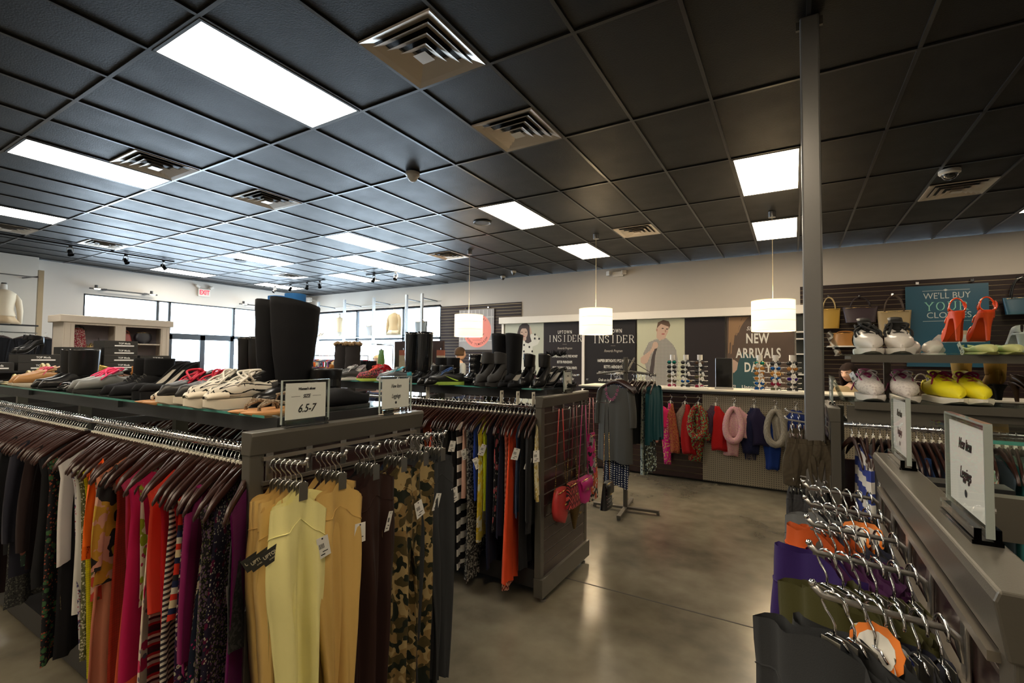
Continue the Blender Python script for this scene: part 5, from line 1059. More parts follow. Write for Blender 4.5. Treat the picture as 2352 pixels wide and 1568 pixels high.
def serif(s, w, h, m, par, cx, cz, y, adv=9.2, th=.85):
    g = G(); n = len(s); k = w / (adv * n - 1.5); kz = h / 10; x = cx - w / 2
    def seg(a, b, q):
        a, b = V((a[0], 0, a[1])), V((b[0], 0, b[1])); d = (b - a); 
        if d.length < 1e-6: return
        thick = q * (1.25 if abs(d.z) > abs(d.x) else .55); nn = V((-d.z, 0, d.x)).normalized() * thick / 2; e = d.normalized() * .12
        g.add([(x + (p.x) * k, y, cz + (p.z - 5) * kz) for p in (a - e + nn, b + e + nn, b + e - nn, a - e - nn)], [(0, 1, 2, 3)])
    for ch in s:
        for st_ in SER[ch]:
            for a, b in zip(st_, st_[1:]): seg(a, b, th)
        for f in FEET.get(ch, []): seg((f[0] - 1.1, f[1]), (f[0] + 1.1, f[1]), th * .9)
        x += adv * k
    return g.ob('lettering', m, par, sol=.0006)
wp = poster('poster of a dark haired person in a white polka dot sweater', -5.97, -4.93, .2, 2.415, PALE)
fw_ = lambda u, v: (-5.87 + (1160 + .1084 * u - 1175) * .0118, 2.43 - (720 + .1084 * v - 742) * .0102)
SW = mat('print_sweater', (.62, .61, .54), .6)
layers(wp, fw_, [('print', SW, [(240, 620), (330, 560), (430, 540), (560, 540), (620, 440), (720, 460), (800, 560), (760, 660), (650, 710), (640, 950), (650, 1250), (270, 1250), (290, 900), (215, 760)]),
 ('print', SKN, [(560, 300), (600, 290), (640, 430), (590, 460), (560, 380)]), ('print', HAIRD, [(370, 270), (430, 215), (520, 205), (580, 260), (590, 400), (600, 500), (630, 600), (560, 640), (500, 620), (480, 540), (440, 540), (400, 610), (370, 700), (330, 660), (305, 640), (330, 500), (330, 400)]),
 ('print', SKN, [(430, 450), (515, 450), (520, 560), (480, 590), (425, 555)]), ('print', SKN, ell(468, 420, 78, 118)), ('print', HAIRD, [(390, 330), (430, 290), (520, 290), (550, 340), (500, 320), (440, 320)]),
 ('print', HAIRD, ell(425, 400, 20, 8)), ('print', HAIRD, ell(510, 400, 20, 8)), ('print', SKD, ell(466, 440, 9, 16)), ('print', mat('print_lips', (.35, .08, .08), .6), ell(470, 490, 26, 9))], YP)
for u, v in ((695, 537), (785, 545), (475, 672), (585, 715), (358, 752), (472, 808), (645, 808), (585, 875), (378, 898), (300, 895), (472, 960), (378, 1058), (250, 640), (700, 455), (560, 1080)):
    G().prism([fw_(*q) for q in ell(u, v, 18, 23, 12)], YP - .0095, YP - .0098, 'y').ob('dot', INKP, wp)
def insider(label, x0, x1, cx, z0s, sc_, m):
    p = poster(label, x0, x1, .2, 2.415, m); y = YP - .0052; rr = (pi / 2, 0, 0)
    text('UPTOWN', .11 * sc_, LET, p, (cx, y, z0s[0]), rr, .62, .0012, sp=1.35); serif('INSIDER', .84 * sc_ * 1.02, .15 * sc_, LET, p, cx, z0s[1], y)
    G().box(cx - .05, cx + .05, y - .0003, y, z0s[2] - .002, z0s[2] + .002).ob('rule', LETD, p); text('Rewards Program', .072 * sc_, LETD, p, (cx, y, z0s[3]), rr, .72, .0004, shear=.35)
    for s, z in zip(('HAPPIER BIRTHDAYS | FREE MONEY', 'BETTER FRIENDSHIPS', 'EXCLUSIVE DEALS | SPECIAL EVENTS'), z0s[4:7]): text(s, .082 * sc_, LET, p, (cx, y, z), rr, .5 if 'EXCL' not in s else .46, .0015)
    for s, z in (('Grab an insider card and start', z0s[7]), ('reaping rewards today', z0s[7] - .085)): text(s, .078 * sc_, LET, p, (cx, y, z), rr, .66, .0006, shear=.35)
    G().lathe([(0, -.004), (.02, -.002), (.024, 0)], n=12).xf(M.Translation((x1 - .07 if cx < -4 else x0 + .06, y, z0s[7])) @ M.Rotation(-pi / 2, 4, 'X')).ob('cap_screw', CH, p)
insider('dark rewards poster with serif heading beside the polka dot sweater poster', -4.925, -3.99, -4.40, (2.19, 2.05, 1.92, 1.83, 1.65, 1.52, 1.39, 1.24), .96, INKP2)
insider('darker rewards poster with serif heading beside the checked shirt poster', -3.92, -2.80, -3.28, (2.19, 2.02, 1.88, 1.77, 1.56, 1.43, 1.30, 1.15), 1.06, INKP)
mp = poster('poster of a person in a checked shirt loosening a dark tie', -2.77, -1.83, .2, 2.415, PALE2)
fm = lambda u, v: (-2.79 + (1440 + .1743 * u - 1464) * .00874, 2.40 - (720 + .1743 * v - 733) * .0088)
GING = fab((.42, .40, .37), 'ging', (.05, .045, .05), s=.75); SHIRT = mat('print_shirt', (.33, .31, .29), .6)
def ging_mat():
    a = mat('print_gingham', (.45, .43, .4), .6); q = NT(a); X = q.xyz(); p1 = q.m('GREATER_THAN', q.m('SINE', q.m('MULTIPLY', X[2], 260)), 0); p2 = q.m('GREATER_THAN', q.m('SINE', q.m('MULTIPLY', X[0], 260)), 0)
    q.l(q.mix(q.m('MULTIPLY', q.m('ADD', p1, p2), .5), (.55, .52, .46), (.06, .055, .06)), q.b.inputs['Base Color']); return a
layers(mp, fm, [('print', ging_mat(), [(400, 330), (540, 320), (620, 400), (665, 480), (680, 620), (660, 960), (250, 960), (280, 740), (250, 640), (235, 520), (310, 370)]), ('print', SKN, [(415, 230), (530, 260), (530, 320), (450, 350), (410, 310)]),
 ('print', mat('print_brown_hair', (.11, .06, .035), .6), [(415, 180), (430, 110), (500, 78), (570, 100), (590, 150), (570, 200), (430, 220)]), ('print', SKN, [(420, 180), (470, 130), (570, 170), (560, 240), (530, 300), (490, 310), (430, 270), (408, 220)]),
 ('print', SKN, [(240, 545), (330, 480), (380, 370), (430, 380), (420, 440), (340, 520), (290, 640), (240, 665), (200, 640), (200, 580)]), ('print', mat('print_tie', (.06, .045, .045), .6), [(405, 370), (435, 400), (395, 540), (375, 760), (350, 840), (310, 820), (350, 560), (390, 450)]),
 ('print', SKN, ell(395, 410, 38, 46)), ('print', HAIRD, ell(492, 190, 14, 7)), ('print', HAIRD, ell(548, 200, 14, 7)), ('print', SKD, ell(528, 225, 10, 18)), ('print', mat('print_lips', (.35, .08, .08), .6), ell(498, 264, 22, 8)), ('print', SKD, ell(416, 208, 9, 20))], YP)
poster('plain dark poster panel between the shirt poster and the new arrivals poster', -1.825, -1.10, .2, 2.41, INKP2)
npst = poster('new arrivals poster with long brown hair and bold white capitals', -1.07, .02, .2, 2.41, mat('poster_brown', (.055, .035, .028), .5, var=(3, (.12, .075, .05))))
y = YP - .0052
g = G(); q_ = random.Random(4); HB2 = mat('print_light_hair', (.28, .16, .08), .6)
for k in range(34):
    a = q_.uniform(0, 1); x = -1.05 + a * .34; ln = q_.uniform(.35, .75) * (1.15 - a); g.prism([(x, 2.40), (x + .03, 2.40), (x + .01 - .1 * a, 2.40 - ln), (x - .01 - .1 * a, 2.40 - ln * 1.03)], y + .0008 - k * .00001, y + .0006 - k * .00001, 'y')
g.ob('print', HB2, npst); G().prism([(-.98, 1.3), (-.8, 1.75), (-.45, 1.6), (-.5, .3), (-.98, .3)], y + .0006, y + .0003, 'y').ob('print', mat('print_teal', (.02, .07, .08), .6), npst)
G().prism([(-1.05, 1.63), (-.94, 1.60), (-.88, 1.55), (-.9, 1.42), (-.95, 1.36), (-1.05, 1.38)], y + .0002, y, 'y').ob('print', SKN, npst)
for s, sz, x, z, sx, b, sh in (('SEE OUR', .1, -.56, 2.18, .85, .001, .3), ('NEW', .25, -.56, 1.99, .62, .006, 0), ('ARRIVALS', .25, -.55, 1.72, .62, .006, 0), ('DAILY', .24, -.56, 1.46, .62, .006, 0), ('Uptown  isbu', .09, -.58, 1.10, .9, .002, 0)): text(s, sz, LET, npst, (x, y - .0006, z), (pi / 2, 0, 0), sx, b, shear=sh, sp=1.1)
G().tube([(-.99, y, 1.13), (-.93, y, 1.13), (-.93, y, 1.07), (-.99, y, 1.07)], .005, 4, closed=True).ob('round_mark', LET, npst); G().lathe([(.012, 0), (.017, 0)], n=12).xf(M.Translation((-.96, y - .001, 1.10)) @ M.Rotation(pi / 2, 4, 'X')).ob('round_mark', LET, npst)
# dark wire shelving between the poster wall and the slat wall
t = thing('wall_shelving', 'dark shelving with thin white shelves just beside the column', 'shelves', (.05, 9.6, 0)); G().box(0, .36, .1, .12, .1, 2.4).ob('back_panel', mat('dark_green_black', (.012, .016, .014), .5), t)
for z in (.6, 1.0, 1.35, 1.7, 1.96, 2.08): G().box(0, .36, -.15, .1, z, z + .02).ob('shelf', WHITE, t)
# coral circle poster on the slat board beyond the window
cp = poster('grey photo poster with a coral circle behind the pendant lamp', -7.40, -6.33, 1.80, 2.82, mat('photo_grey', (.2, .19, .2), .4, var=(4, (.34, .32, .31))), 9.80)
g = G()
for k in range(9): g.box(-7.38 + k * .12, -7.36 + k * .12, 9.7945, 9.7955, 2.0 + .02 * k, 2.8)
g.box(-7.39, -6.34, 9.7943, 9.7953, 2.60, 2.63).box(-7.39, -6.34, 9.7943, 9.7953, 2.02, 2.04).ob('print', mat('photo_light', (.45, .43, .43), .5), cp)
COR = mat('coral_print', (.72, .22, .17), .5); cx, cz, rr = -6.83, 2.28, .42
G().prism([(cx + rr * cos(a), cz + rr * sin(a)) for a in [2 * pi * k / 48 for k in range(48)]], 9.7935, 9.794, 'y').ob('print', COR, cp)
for s, up_, sp_ in (('HERE TODAY', 1, .17), ('GONE TOMORROW', -1, .165)):
    for k, ch in enumerate(s):
        if ch == ' ': continue
        a = (pi / 2 - (k - (len(s) - 1) / 2) * sp_) if up_ > 0 else (-pi / 2 + (k - (len(s) - 1) / 2) * sp_)
        o = text(ch, .075, INKP, cp, (cx + .345 * cos(a), 9.7925, cz + .345 * sin(a)), (pi / 2, 0, 0), .8, .0006); o.rotation_euler = M.Rotation(0, 4, 'Y').to_euler(); o.rotation_euler = (M.Rotation(-(a - pi / 2) if up_ > 0 else -(a + pi / 2), 4, 'Y') @ M.Rotation(pi / 2, 4, 'X')).to_euler()
text('Today', .19, INKP, cp, (cx, 9.7925, cz - .1), (pi / 2, 0, 0), .75, 0, shear=.5); G().box(cx - .14, cx + .14, 9.792, 9.793, cz - .235, cz - .23).ob('rule', INKP, cp)
for x in (-7.2, -6.5): tag(G().box(x - .02, x + .02, 9.78, 9.83, 2.84, 2.87).ob('poster_clip', CH), 'chrome clip over the coral circle poster, ' + ('window side' if x < -7 else 'counter side'), 'clip')
tag(G().box(-6.36, -6.2, 9.81, 9.83, 1.25, 1.5).ob('wall_plate', PAPER), 'white wall plate low on the slat board by the coral circle poster', 'wall plate')
# blue poster and hung handbags
bp = poster('blue buying poster with mint and white lettering on the slat wall', 1.57, 2.55, 1.52, 2.80, mat('poster_teal_blue', (.012, .075, .125), .4), 9.79); y = 9.785
TL = mat('poster_thin_white', (.5, .54, .52), .6); MT = mat('poster_mint', (.25, .55, .42), .6)
text("WE'LL BUY", .135, TL, bp, (2.07, y, 2.63), (pi / 2, 0, 0), .85, -.0005); serif('YOUR', .52, .13, MT, bp, 2.07, 2.47, y, 10, .8); text('CLOTHES', .13, TL, bp, (2.09, y, 2.325), (pi / 2, 0, 0), .95, -.0005)
G().box(1.78, 2.34, y, y + .001, 2.715, 2.72).box(1.78, 2.34, y, y + .001, 2.235, 2.24).ob('rule', TL, bp)
for z in (2.72, 2.235): G().prism([(2.03, z), (2.06, z + .02), (2.09, z), (2.06, z - .02)], y, y + .001, 'y').ob('round_mark', TL, bp)
for k, (x0, x1, z, c) in enumerate(((1.85, 2.5, 1.93, (.4, .38, .38)), (1.9, 2.45, 1.99, (.5, .45, .42)), (2.0, 2.5, 2.05, (.5, .3, .2)))): G().prism([(x0, z - .03), (x1, z - .03), (x1 - .03, z + .03), (x0 + .06, z + .035)], y + .001, y, 'y').ob('print', mat('print_cloth%d' % k, c, .7), bp)
for x in (1.72, 2.37, 2.87): tag(G().box(x - .02, x + .02, 9.78, 9.84, 2.83, 2.87).ob('poster_clip', CH), 'chrome clip over the blue poster, %s' % ('first from the column' if x < 2 else 'second from the column' if x < 2.5 else 'past its edge'), 'clip')
def wbag(label, x, zt, zb, w, h, d, c, hc, shape='tote', m=None): 
    b = bag(label, x, 9.72, zt, zb, w, h, d, m or BM(c), BM(hc), shape, 'handles', 0, 'handbag', rz=-pi / 2, clasp=0); return b
wbag('mustard leather hobo handbag nearest the column on the slat wall', .54, 2.68, 2.15, .32, .34, .12, (.34, .2, .02), (.5, .38, .18))
wbag('dark purple quilted handbag next to the mustard handbag', .97, 2.66, 2.24, .48, .26, .12, (.03, .016, .022), (.02, .012, .014))
wbag('beige canvas handbag with brown handles beside the blue poster', 1.41, 2.66, 2.02, .44, .40, .14, (.30, .22, .11), (.06, .035, .02))
wbag('teal blue handbag with black handles past the blue poster', 2.88, 2.82, 2.30, .4, .25, .12, (.01, .06, .1), (.012, .012, .012))
bag('tan slouchy handbag lying on the white shelf under the purple bag', .75, 9.65, 2.1, 1.85, .42, .22, .2, BM((.28, .12, .02)), BM((.28, .12, .02)), 'trap', 'handles', 0, 'handbag', rz=-pi / 2, clasp=0)
for nm, x in (('mustard', .54), ('purple', .97), ('beige', 1.41), ('teal', 2.88)):
    t = thing('slatwall_hook', 'chrome slatwall hook holding the %s handbag' % nm, 'hook', (x, 9.83, {'mustard': 2.70, 'purple': 2.68, 'beige': 2.68, 'teal': 2.84}[nm])); G().box(-.015, .015, -.012, 0, -.03, .03).ob('bracket', CH, t); G().tube([(0, 0, 0), (0, -.15, 0), (0, -.155, .015)], .004).ob('pin', CH, t)
tag(G().box(.5, 1.0, 9.5, 9.83, 1.83, 1.85).ob('wall_shelf', WHITE), 'white wall shelf carrying the tan slouchy handbag', 'shelf')
# ---------------- counter ----------------
t = thing('sales_counter', 'long sales counter with slatted end, pegboard front and white top', 'counter', (0, 6.65, 0)); ZC = 1.175
G().box(-2.75, 4.2, -.06, .62, ZC, ZC + .03).ob('worktop', mat('counter_white', (.6, .57, .5), .3), t); G().box(-2.75, 4.2, -.066, -.055, ZC - .02, ZC + .012).ob('edge_band', BLACK, t)
G().box(-2.7, 4.15, .05, .55, .0, ZC - .002).ob('carcass', BLACK, t)
p, s = G(), G(); slat(p, s, -2.7, -1.03, .03, .03, ZC - .03, .0762, -1, .03); q = p.ob('slat_panel', PANEL, t); s.ob('metal_insert', STRIPM, q)
def peg_mat():
    a = mat('pegboard_grey', (.26, .22, .16), .5); q = NT(a); X = q.xyz(); f = lambda s: q.m('ABSOLUTE', q.m('SUBTRACT', q.m('FRACT', q.m('MULTIPLY', s, 39.4)), .5))
    d = q.m('SQRT', q.m('ADD', q.m('POWER', f(X[0]), 2), q.m('POWER', f(X[2]), 2))); h = q.m('LESS_THAN', d, .2); q.l(q.mix(h, (.27, .23, .165), (.03, .022, .015)), q.b.inputs['Base Color']); return a
G().box(-1.03, 4.15, -.002, .03, .03, ZC - .03).ob('pegboard_panel', peg_mat(), t)
# scarves
def scarf(label, x, m, L, w=.07, loop=0, tail=.6, seed=0, fringe=0, y=6.575, z=1.0, m2=None, grp=None):
    t = thing('scarf', label, 'scarf', (x, y, z), group=grp); q = random.Random(seed)
    for k in range(2):
        g = G(); rows = []; LL = L * (1 if k == 0 else tail); p1 = q.random() * 6; dx = (-.022, .03)[k]
        for i in range(16):
            v = i / 15; r = w * (.3 + .8 * smooth(0, .3, v) - .28 * smooth(.5, 1, v) * (k == 0)) ; zz = -LL * v
            rows.append([(dx * (1 + v) + r * (1 + .22 * sin(a * 5 + p1 + v * 3)) * cos(a) + .012 * sin(v * 6 + p1), -.015 + (-.02 * k) + r * .42 * (1 + .3 * sin(a * 4 + p1)) * sin(a), zz + .01 * sin(a * 3)) for a in [2 * pi * j / 22 for j in range(22)]])
        o = g.loft(rows).ob('strand', (m2 or m) if k else m, t, sm=3)
        if fringe and k == 0:
            f = G()
            for j in range(18): xx = dx * 2 + (j / 17 - .5) * w * 1.3; f.tube([(xx, -.02, -LL + .01), (xx + q.uniform(-.01, .01), -.02 + q.uniform(-.01, .01), -LL - fringe)], .003, 4)
            f.ob('fringe', m, o)
    if loop:
        g = G(); g.tube([(.0 + .085 * sin(a) * (1.05 - .2 * cos(a)), -.075 + .02 * cos(a), -.21 + .20 * cos(a)) for a in [2 * pi * k / 20 for k in range(20)]], [.03 + .012 * abs(sin(pi * k / 20)) for k in range(20)], 10, closed=True); g.ob('loop', m2 or m, t, sm=3)
    h = thing('scarf_hanger', 'chrome ring hanger holding the ' + label.split(' hanging')[0].split(' beside')[0][:60], 'hanger', (x, y, z + .09)); 
    G().tube([(.0, 0, -.05), (0, 0, -.03), (.018, 0, -.012), (.02, 0, .008), (.006, 0, .022), (-.014, 0, .016), (-.016, 0, .004)], .0028, 6).ob('hook', CH, h, sm=3); G().tube([(.034 * cos(a), 0, -.082 + .034 * sin(a)) for a in [2 * pi * k / 18 for k in range(18)]], .0022, 6, closed=True).ob('ring', mat('clear_ring', (.4, .4, .4), .15, coat=1), h, sm=3); G().box(-.008, .008, -.004, .004, -.085, -.045).ob('clip', CLIPM, h)
    pg = thing('peg_hook', 'chrome peg hook above the ' + label.split(' hanging')[0].split(' beside')[0][:60], 'hook', (x, 6.65, z + .112)); G().tube([(0, 0, 0), (0, -.08, 0), (0, -.085, .014)], .0035, 6).ob('pin', CH, pg)
scarf('orange chiffon scarf hanging beside the stand', -1.66, fab((.75, .14, .05)), .38, .06, seed=1, z=1.03)
scarf('pale pink crinkled scarf hanging over a raspberry one', -1.60, fab((.65, .33, .27), 'blot', (.75, .5, .42), (.6, .25, .2), 2), .52, .08, seed=2, m2=fab((.6, .02, .12)))
scarf('magenta floral scarf hanging with a long thin tail', -1.42, fab((.45, .01, .16), 'blot', (.45, .01, .16), (.5, .35, .12), 2), .8, .05, tail=.8, seed=3, m2=fab((.22, .02, .03), 'spark', (.35, .15, .03), s=.8))
scarf('mottled taupe loop scarf hanging over a red one', -1.235, fab((.13, .08, .06), 'speck', (.2, .15, .12)), .42, .07, seed=4, tail=1.5, m2=fab((.28, .008, .008)))
scarf('red scarf with green and yellow print hanging in the middle', -1.07, fab((.16, .008, .015), 'ditsy', (.06, .22, .1), (.35, .22, .02), .45), .72, .085, loop=1, seed=5)
scarf('plum and grey knitted scarf hanging with bright red fringe', -.86, fab((.1, .03, .06), 'knit', (.05, .04, .06)), .42, .08, seed=6, tail=1.3, fringe=.05, m2=fab((.32, .008, .008)))
scarf('pink and cream tweed infinity scarf hanging on the pegboard', -.645, fab((.5, .3, .3), 'ditsy', (.45, .16, .28), (.5, .38, .2), .9), .6, .095, loop=1, seed=7)
scarf('navy knitted scarf hanging with dark fringe', -.42, fab((.012, .018, .07), 'knit', (.015, .015, .04)), .55, .1, seed=8, fringe=.08, tail=.8, m2=fab((.015, .012, .035)))
scarf('royal blue and oatmeal infinity scarf hanging on the pegboard', -.19, fab((.01, .03, .16)), .72, .08, loop=1, seed=9, m2=fab((.35, .32, .27), 'knit', (.3, .27, .22)))
scarf('blue scarf hanging half behind the steel column', .02, fab((.012, .025, .12)), .5, .08, seed=10)
# sunglasses towers
def sunglass(label, lens, frame):
    t = thing('sunglasses', label, 'sunglasses', group=None); 
    for s in (-1, 1):
        G().ball((s * .033, 0, 0), .026, 14, 8, (1, .14, .85)).ob('lens', lens, t, sm=3)
        G().tube([(s * .033 + .0275 * cos(a), 0, .0235 * sin(a)) for a in [2 * pi * k / 16 for k in range(16)]], .0026, 5, closed=True).ob('rim', frame, t, sm=3)
        G().tube([(s * .062, 0, .01), (s * .068, .01, .01), (s * .066, .1, .006), (s * .064, .13, -.012)], .002, 5).ob('temple', frame, t)
    G().tube([(-.008, 0, .006), (0, -.002, .011), (.008, 0, .006)], .0024, 5).ob('bridge', frame, t); return t
LENS = [('mirrored blue green', mat('lens_bluegreen', (.02, .12, .25), .08, .8, var=(30, (.02, .35, .12)))), ('black', mat('lens_black', (.008, .008, .01), .06, coat=1)), ('smoke brown', mat('lens_brown', (.06, .03, .015), .08, coat=1)), ('amber', mat('lens_amber', (.35, .14, .02), .1, coat=1)), ('violet', mat('lens_violet', (.06, .02, .25), .08, .6)), ('ruby', mat('lens_ruby', (.3, .02, .06), .08, .6)), ('mirrored blue', mat('lens_blue', (.02, .12, .4), .08, .8)), ('olive', mat('lens_olive', (.05, .05, .02), .1, coat=1))]
FRMS = [('black', BLACK), ('tortoise', mat('tortoise', (.12, .05, .015), .2, coat=1)), ('gold', GOLD), ('clear', mat('clearish', (.4, .38, .35), .2, coat=1))]
order = [0, 1, 1, 7, 2, 5, 1, 1, 1, 1, 6, 1, 2, 1, 1, 7, 1, 5, 0, 3, 3, 3, 6, 6, 1, 6, 3, 6, 5, 7, 1, 3, 1, 4, 1, 1]; protos = {}
n = 0
for b, (bx, bn) in enumerate(((-1.45, 'counter end'), (-.37, 'column side'))):
    bs = tag(G().box(bx - .10, bx + .47, 6.75, 6.95, ZC + .03, ZC + .045).ob('plinth', WHITE), 'white base plate under the %s sunglasses towers' % bn, 'display base')
    for c in range(3):
        x = bx + c * .18; t = thing('sunglasses_tower', 'white sunglasses tower on the %s base, %s from the window side' % (bn, ('first', 'second', 'third')[c]), 'display tower', (x, 6.85, ZC + .045))
        G().lathe([(.016, 0), (.016, .37)], n=16).ob('tube', WHITE, t, sm=3); G().lathe([(0, .44), (.034, .44), (.034, .37), (0, .37)], n=20).ob('cap', mat('cap_white', (.6, .58, .55), .3), t, sm=.6); G().lathe([(.03, .0), (.02, .05)], n=16).ob('foot', WHITE, t)
        for r in range(6):
            G().box(.07, .1, -.02, .01, .345 - r * .064, .352 - r * .064).box(-.075, .075, -.02, -.014, .345 - r * .064, .351 - r * .064).ob('peg', WHITE, t)
            li = order[n]; fi = (n * 7) % 4 if li not in (1,) else 0; key = (li, fi)
            if key in protos: o = dup(protos[key])
            else: o = protos[key] = sunglass('x', LENS[li][1], FRMS[fi][1])
            o.location = (x, 6.80, ZC + .045 + .335 - r * .064); o.rotation_euler = (0, 0, R.uniform(-.15, .15))
            o['label'] = '%s sunglasses, row %s down the %s tower on the %s base' % (LENS[li][0], ('one', 'two', 'three', 'four', 'five', 'six')[r], ('first', 'second', 'third')[c], bn); o['group'] = 'sunglasses on the counter'
            if n % 3 != 1: price_tag(o, (R.uniform(-.03, .05), -.02, 0), -pi / 2 + R.uniform(-.4, .4), .9, .3) if key not in protos or n > 0 else 0
            n += 1
t = thing('counter_mirror', 'black framed standing mirror between the sunglasses towers', 'mirror', (-.79, 6.85, ZC + .03)); G().box(-.1, .1, -.01, .01, .03, .41).ob('mirror_glass', mat('black_glass', (.01, .01, .01), .05), t); G().tube([(-.1, 0, .03), (.1, 0, .03), (.1, 0, .41), (-.1, 0, .41)], .006, 4, closed=True).ob('frame', ST, t); G().box(-.11, .11, -.04, .04, 0, .03).ob('base', ST, t)
# ---------------- window side fixtures ----------------
IVO = mat('ivory_cabinet', (.60, .52, .43), .5)
t = thing('display_hutch', 'ivory beadboard hutch with two open bays before the window', 'cabinet', (-9.5, 2.70, 0)); B = 1.42
G().box(-.5, .03, -.05, B + .05, 2.08, 2.19).ob('cornice', IVO, t, bev=.008)
for a, b in ((0, .13), (.64, .78), (1.29, B)): G().box(-.04, 0, a, b, 0, 2.08).ob('stile', IVO, t)
G().box(-.042, .002, .002, B - .002, 2.05, 2.082).ob('rail', IVO, t); G().box(-.042, .002, .002, B - .002, 0, .8).ob('rail', IVO, t); G().box(-.46, -.44, 0, B, 0, 2.08).ob('back_panel', mat('hutch_back', (.3, .27, .3), .6), t)
for a in (0, B - .02, .7): G().box(-.45, -.04, a, a + .02, 0, 2.08).ob('side_panel', IVO, t)
for z, a, b in ((1.62, .02, .7), (1.76, .72, B - .02), (1.3, .02, B - .02), (.8, .02, B - .02)): G().box(-.45, -.03, a, b, z, z + .02).ob('shelf', IVO, t)
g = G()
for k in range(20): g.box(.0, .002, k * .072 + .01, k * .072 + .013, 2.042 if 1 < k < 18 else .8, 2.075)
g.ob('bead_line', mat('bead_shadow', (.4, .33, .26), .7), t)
bag('red and cream patterned backpack in the hutch', -9.7, 2.93, 2.05, 1.64, .22, .36, .14, fab((.3, .04, .06), 'ditsy', (.5, .4, .35), (.05, .03, .03), .6), BLKB, 'trap', 'handles', 0, 'backpack', clasp=0)
bag('red leather handbag on the hutch shelf', -9.7, 3.53, 2.0, 1.78, .22, .17, .12, BM((.3, .03, .02)), BM((.2, .03, .02)), 'trap', 'handles', 0, 'handbag', clasp=0)
bag('black rounded bag on the hutch shelf beside the red one', -9.7, 3.80, 2.0, 1.78, .26, .2, .14, BM((.02, .02, .03)), BM((.02, .02, .02)), 'round', 'flat', 0, 'handbag', clasp=0)
pair('strap', 'gold wedge sandal in the hutch, {} of the pair', -9.7, 3.2, 1.70, D, .14, m=GM, c2=(.7, .5, .25), lift=.06, s=.8, sides=('bay-side', 'door-side'))
t = thing('display_easel', 'thin black easel behind the gold sandals in the hutch', 'easel', (-9.72, 3.2, 1.64)); G().tube([(0, -.05, 0), (0, 0, .22), (0, .05, 0)], .005, 5).ob('leg', BLACK, t)
# bay wall outrigger with the cream outfit
BRS = mat('warm_brushed_post', (.42, .34, .22), .35, .6)
t = thing('wall_outrigger', 'brushed post with bars and glass shelf on the bay wall', 'wall fixture', (-12.7, 0, 0))
G().box(-.03, .03, 3.2, 3.28, 0, 3.23).ob('post', BRS, t); G().box(-.03, .03, 1.2, 1.28, 0, 3.23).ob('post', BRS, t); G().tube([(0, 1.2, 3.08), (0, 3.2, 3.08)], .012).ob('top_bar', ST, t); G().tube([(-.5, 3.1, 3.1), (0, 3.2, 3.1)], .012).ob('brace', BLACK, t)
G().box(-.25, .15, 1.2, 3.2, 2.125, 2.135).ob('glass_shelf', SGLASS, t); G().box(.14, .155, 1.2, 3.2, 2.115, 2.145).ob('shelf_rail', BLACK, t); G().tube([(.1, 1.2, 1.99), (.1, 3.2, 1.99)], .012).ob('hang_rail', ST, t)
for q in range(3):
    o = hang(HP, -12.6, 2.72 + q * .3, 2.0, pi / 2 + 1.57 + .05, d=1, label='dark wooden hanger facing out below the cream mannequin', group='hangers below the cream mannequin'); o.rotation_euler = (0, 0, 0)
    tag(garment('top', fab((.012, .012, .014)), None, (-12.6, 2.72 + q * .3, 2.0), 0, L=.6, seed=q, sleeve=.4, W=.21), 'black top hanging below the cream mannequin, %s from the post' % ('third', 'second', 'first')[q], 'top')
SK = mat('mannequin_white', (.7, .66, .58), .4)
def mannequin(label, x, y, z, rz, topm, botm=None, H=.62, hip=.16, sleeves=0, cat='mannequin'):
    t = thing('mannequin_torso', label, cat, (x, y, z), rz)
    prof = [(0, .13), (.06, .155), (.14, .16), (.26, .125), (.36, .135), (.46, .155), (.54, .15), (.58, .09), (.60, .05), (.68, .045), (.70, .04)]
    G().loft([[(r * .62 * cos(a), r * sin(a), h * H / .62) for a in [2 * pi * k / 20 for k in range(20)]] for h, r in prof]).ob('torso', SK, t, sm=3); G().lathe([(0, .72), (.035, .72), (.04, .70), (0, .70)], (0, 0, (H / .62 - 1) * .7), 14).ob('neck_cap', BLACK, t)
    g = G().loft([[((r + .02) * .68 * cos(a) * (1 + .05 * sin(a * 5)), (r + .02) * sin(a), h * H / .62) for a in [2 * pi * k / 26 for k in range(26)]] for h, r in prof[2:9]], cap=False)
    for s in (-1, 1):
        if sleeves: g.tube([(0, s * .14, .54), (0, s * .2, .44), (.01, s * .225, .25), (.02, s * .23, .02)], [.05, .05, .045, .03], 10)
    g.ob('blouse', topm, t, sm=3)
    if botm: G().loft([[(r * .7 * cos(a) * (1 + .06 * sin(a * 7)), r * sin(a) * (1 + .04 * sin(a * 7)), h) for a in [2 * pi * k / 40 for k in range(40)]] for h, r in ((.2, .14), (.12, .17), (.0, .25), (.012, .24))], cap=False).ob('skirt', botm, t, sm=3)
    return t
CRM = fab((.72, .62, .46))
mannequin('cream blouse and skirt on a headless torso on the bay wall shelf', -12.6, 2.72, 2.14, 0, CRM, fab((.6, .45, .28)), .66, sleeves=1)
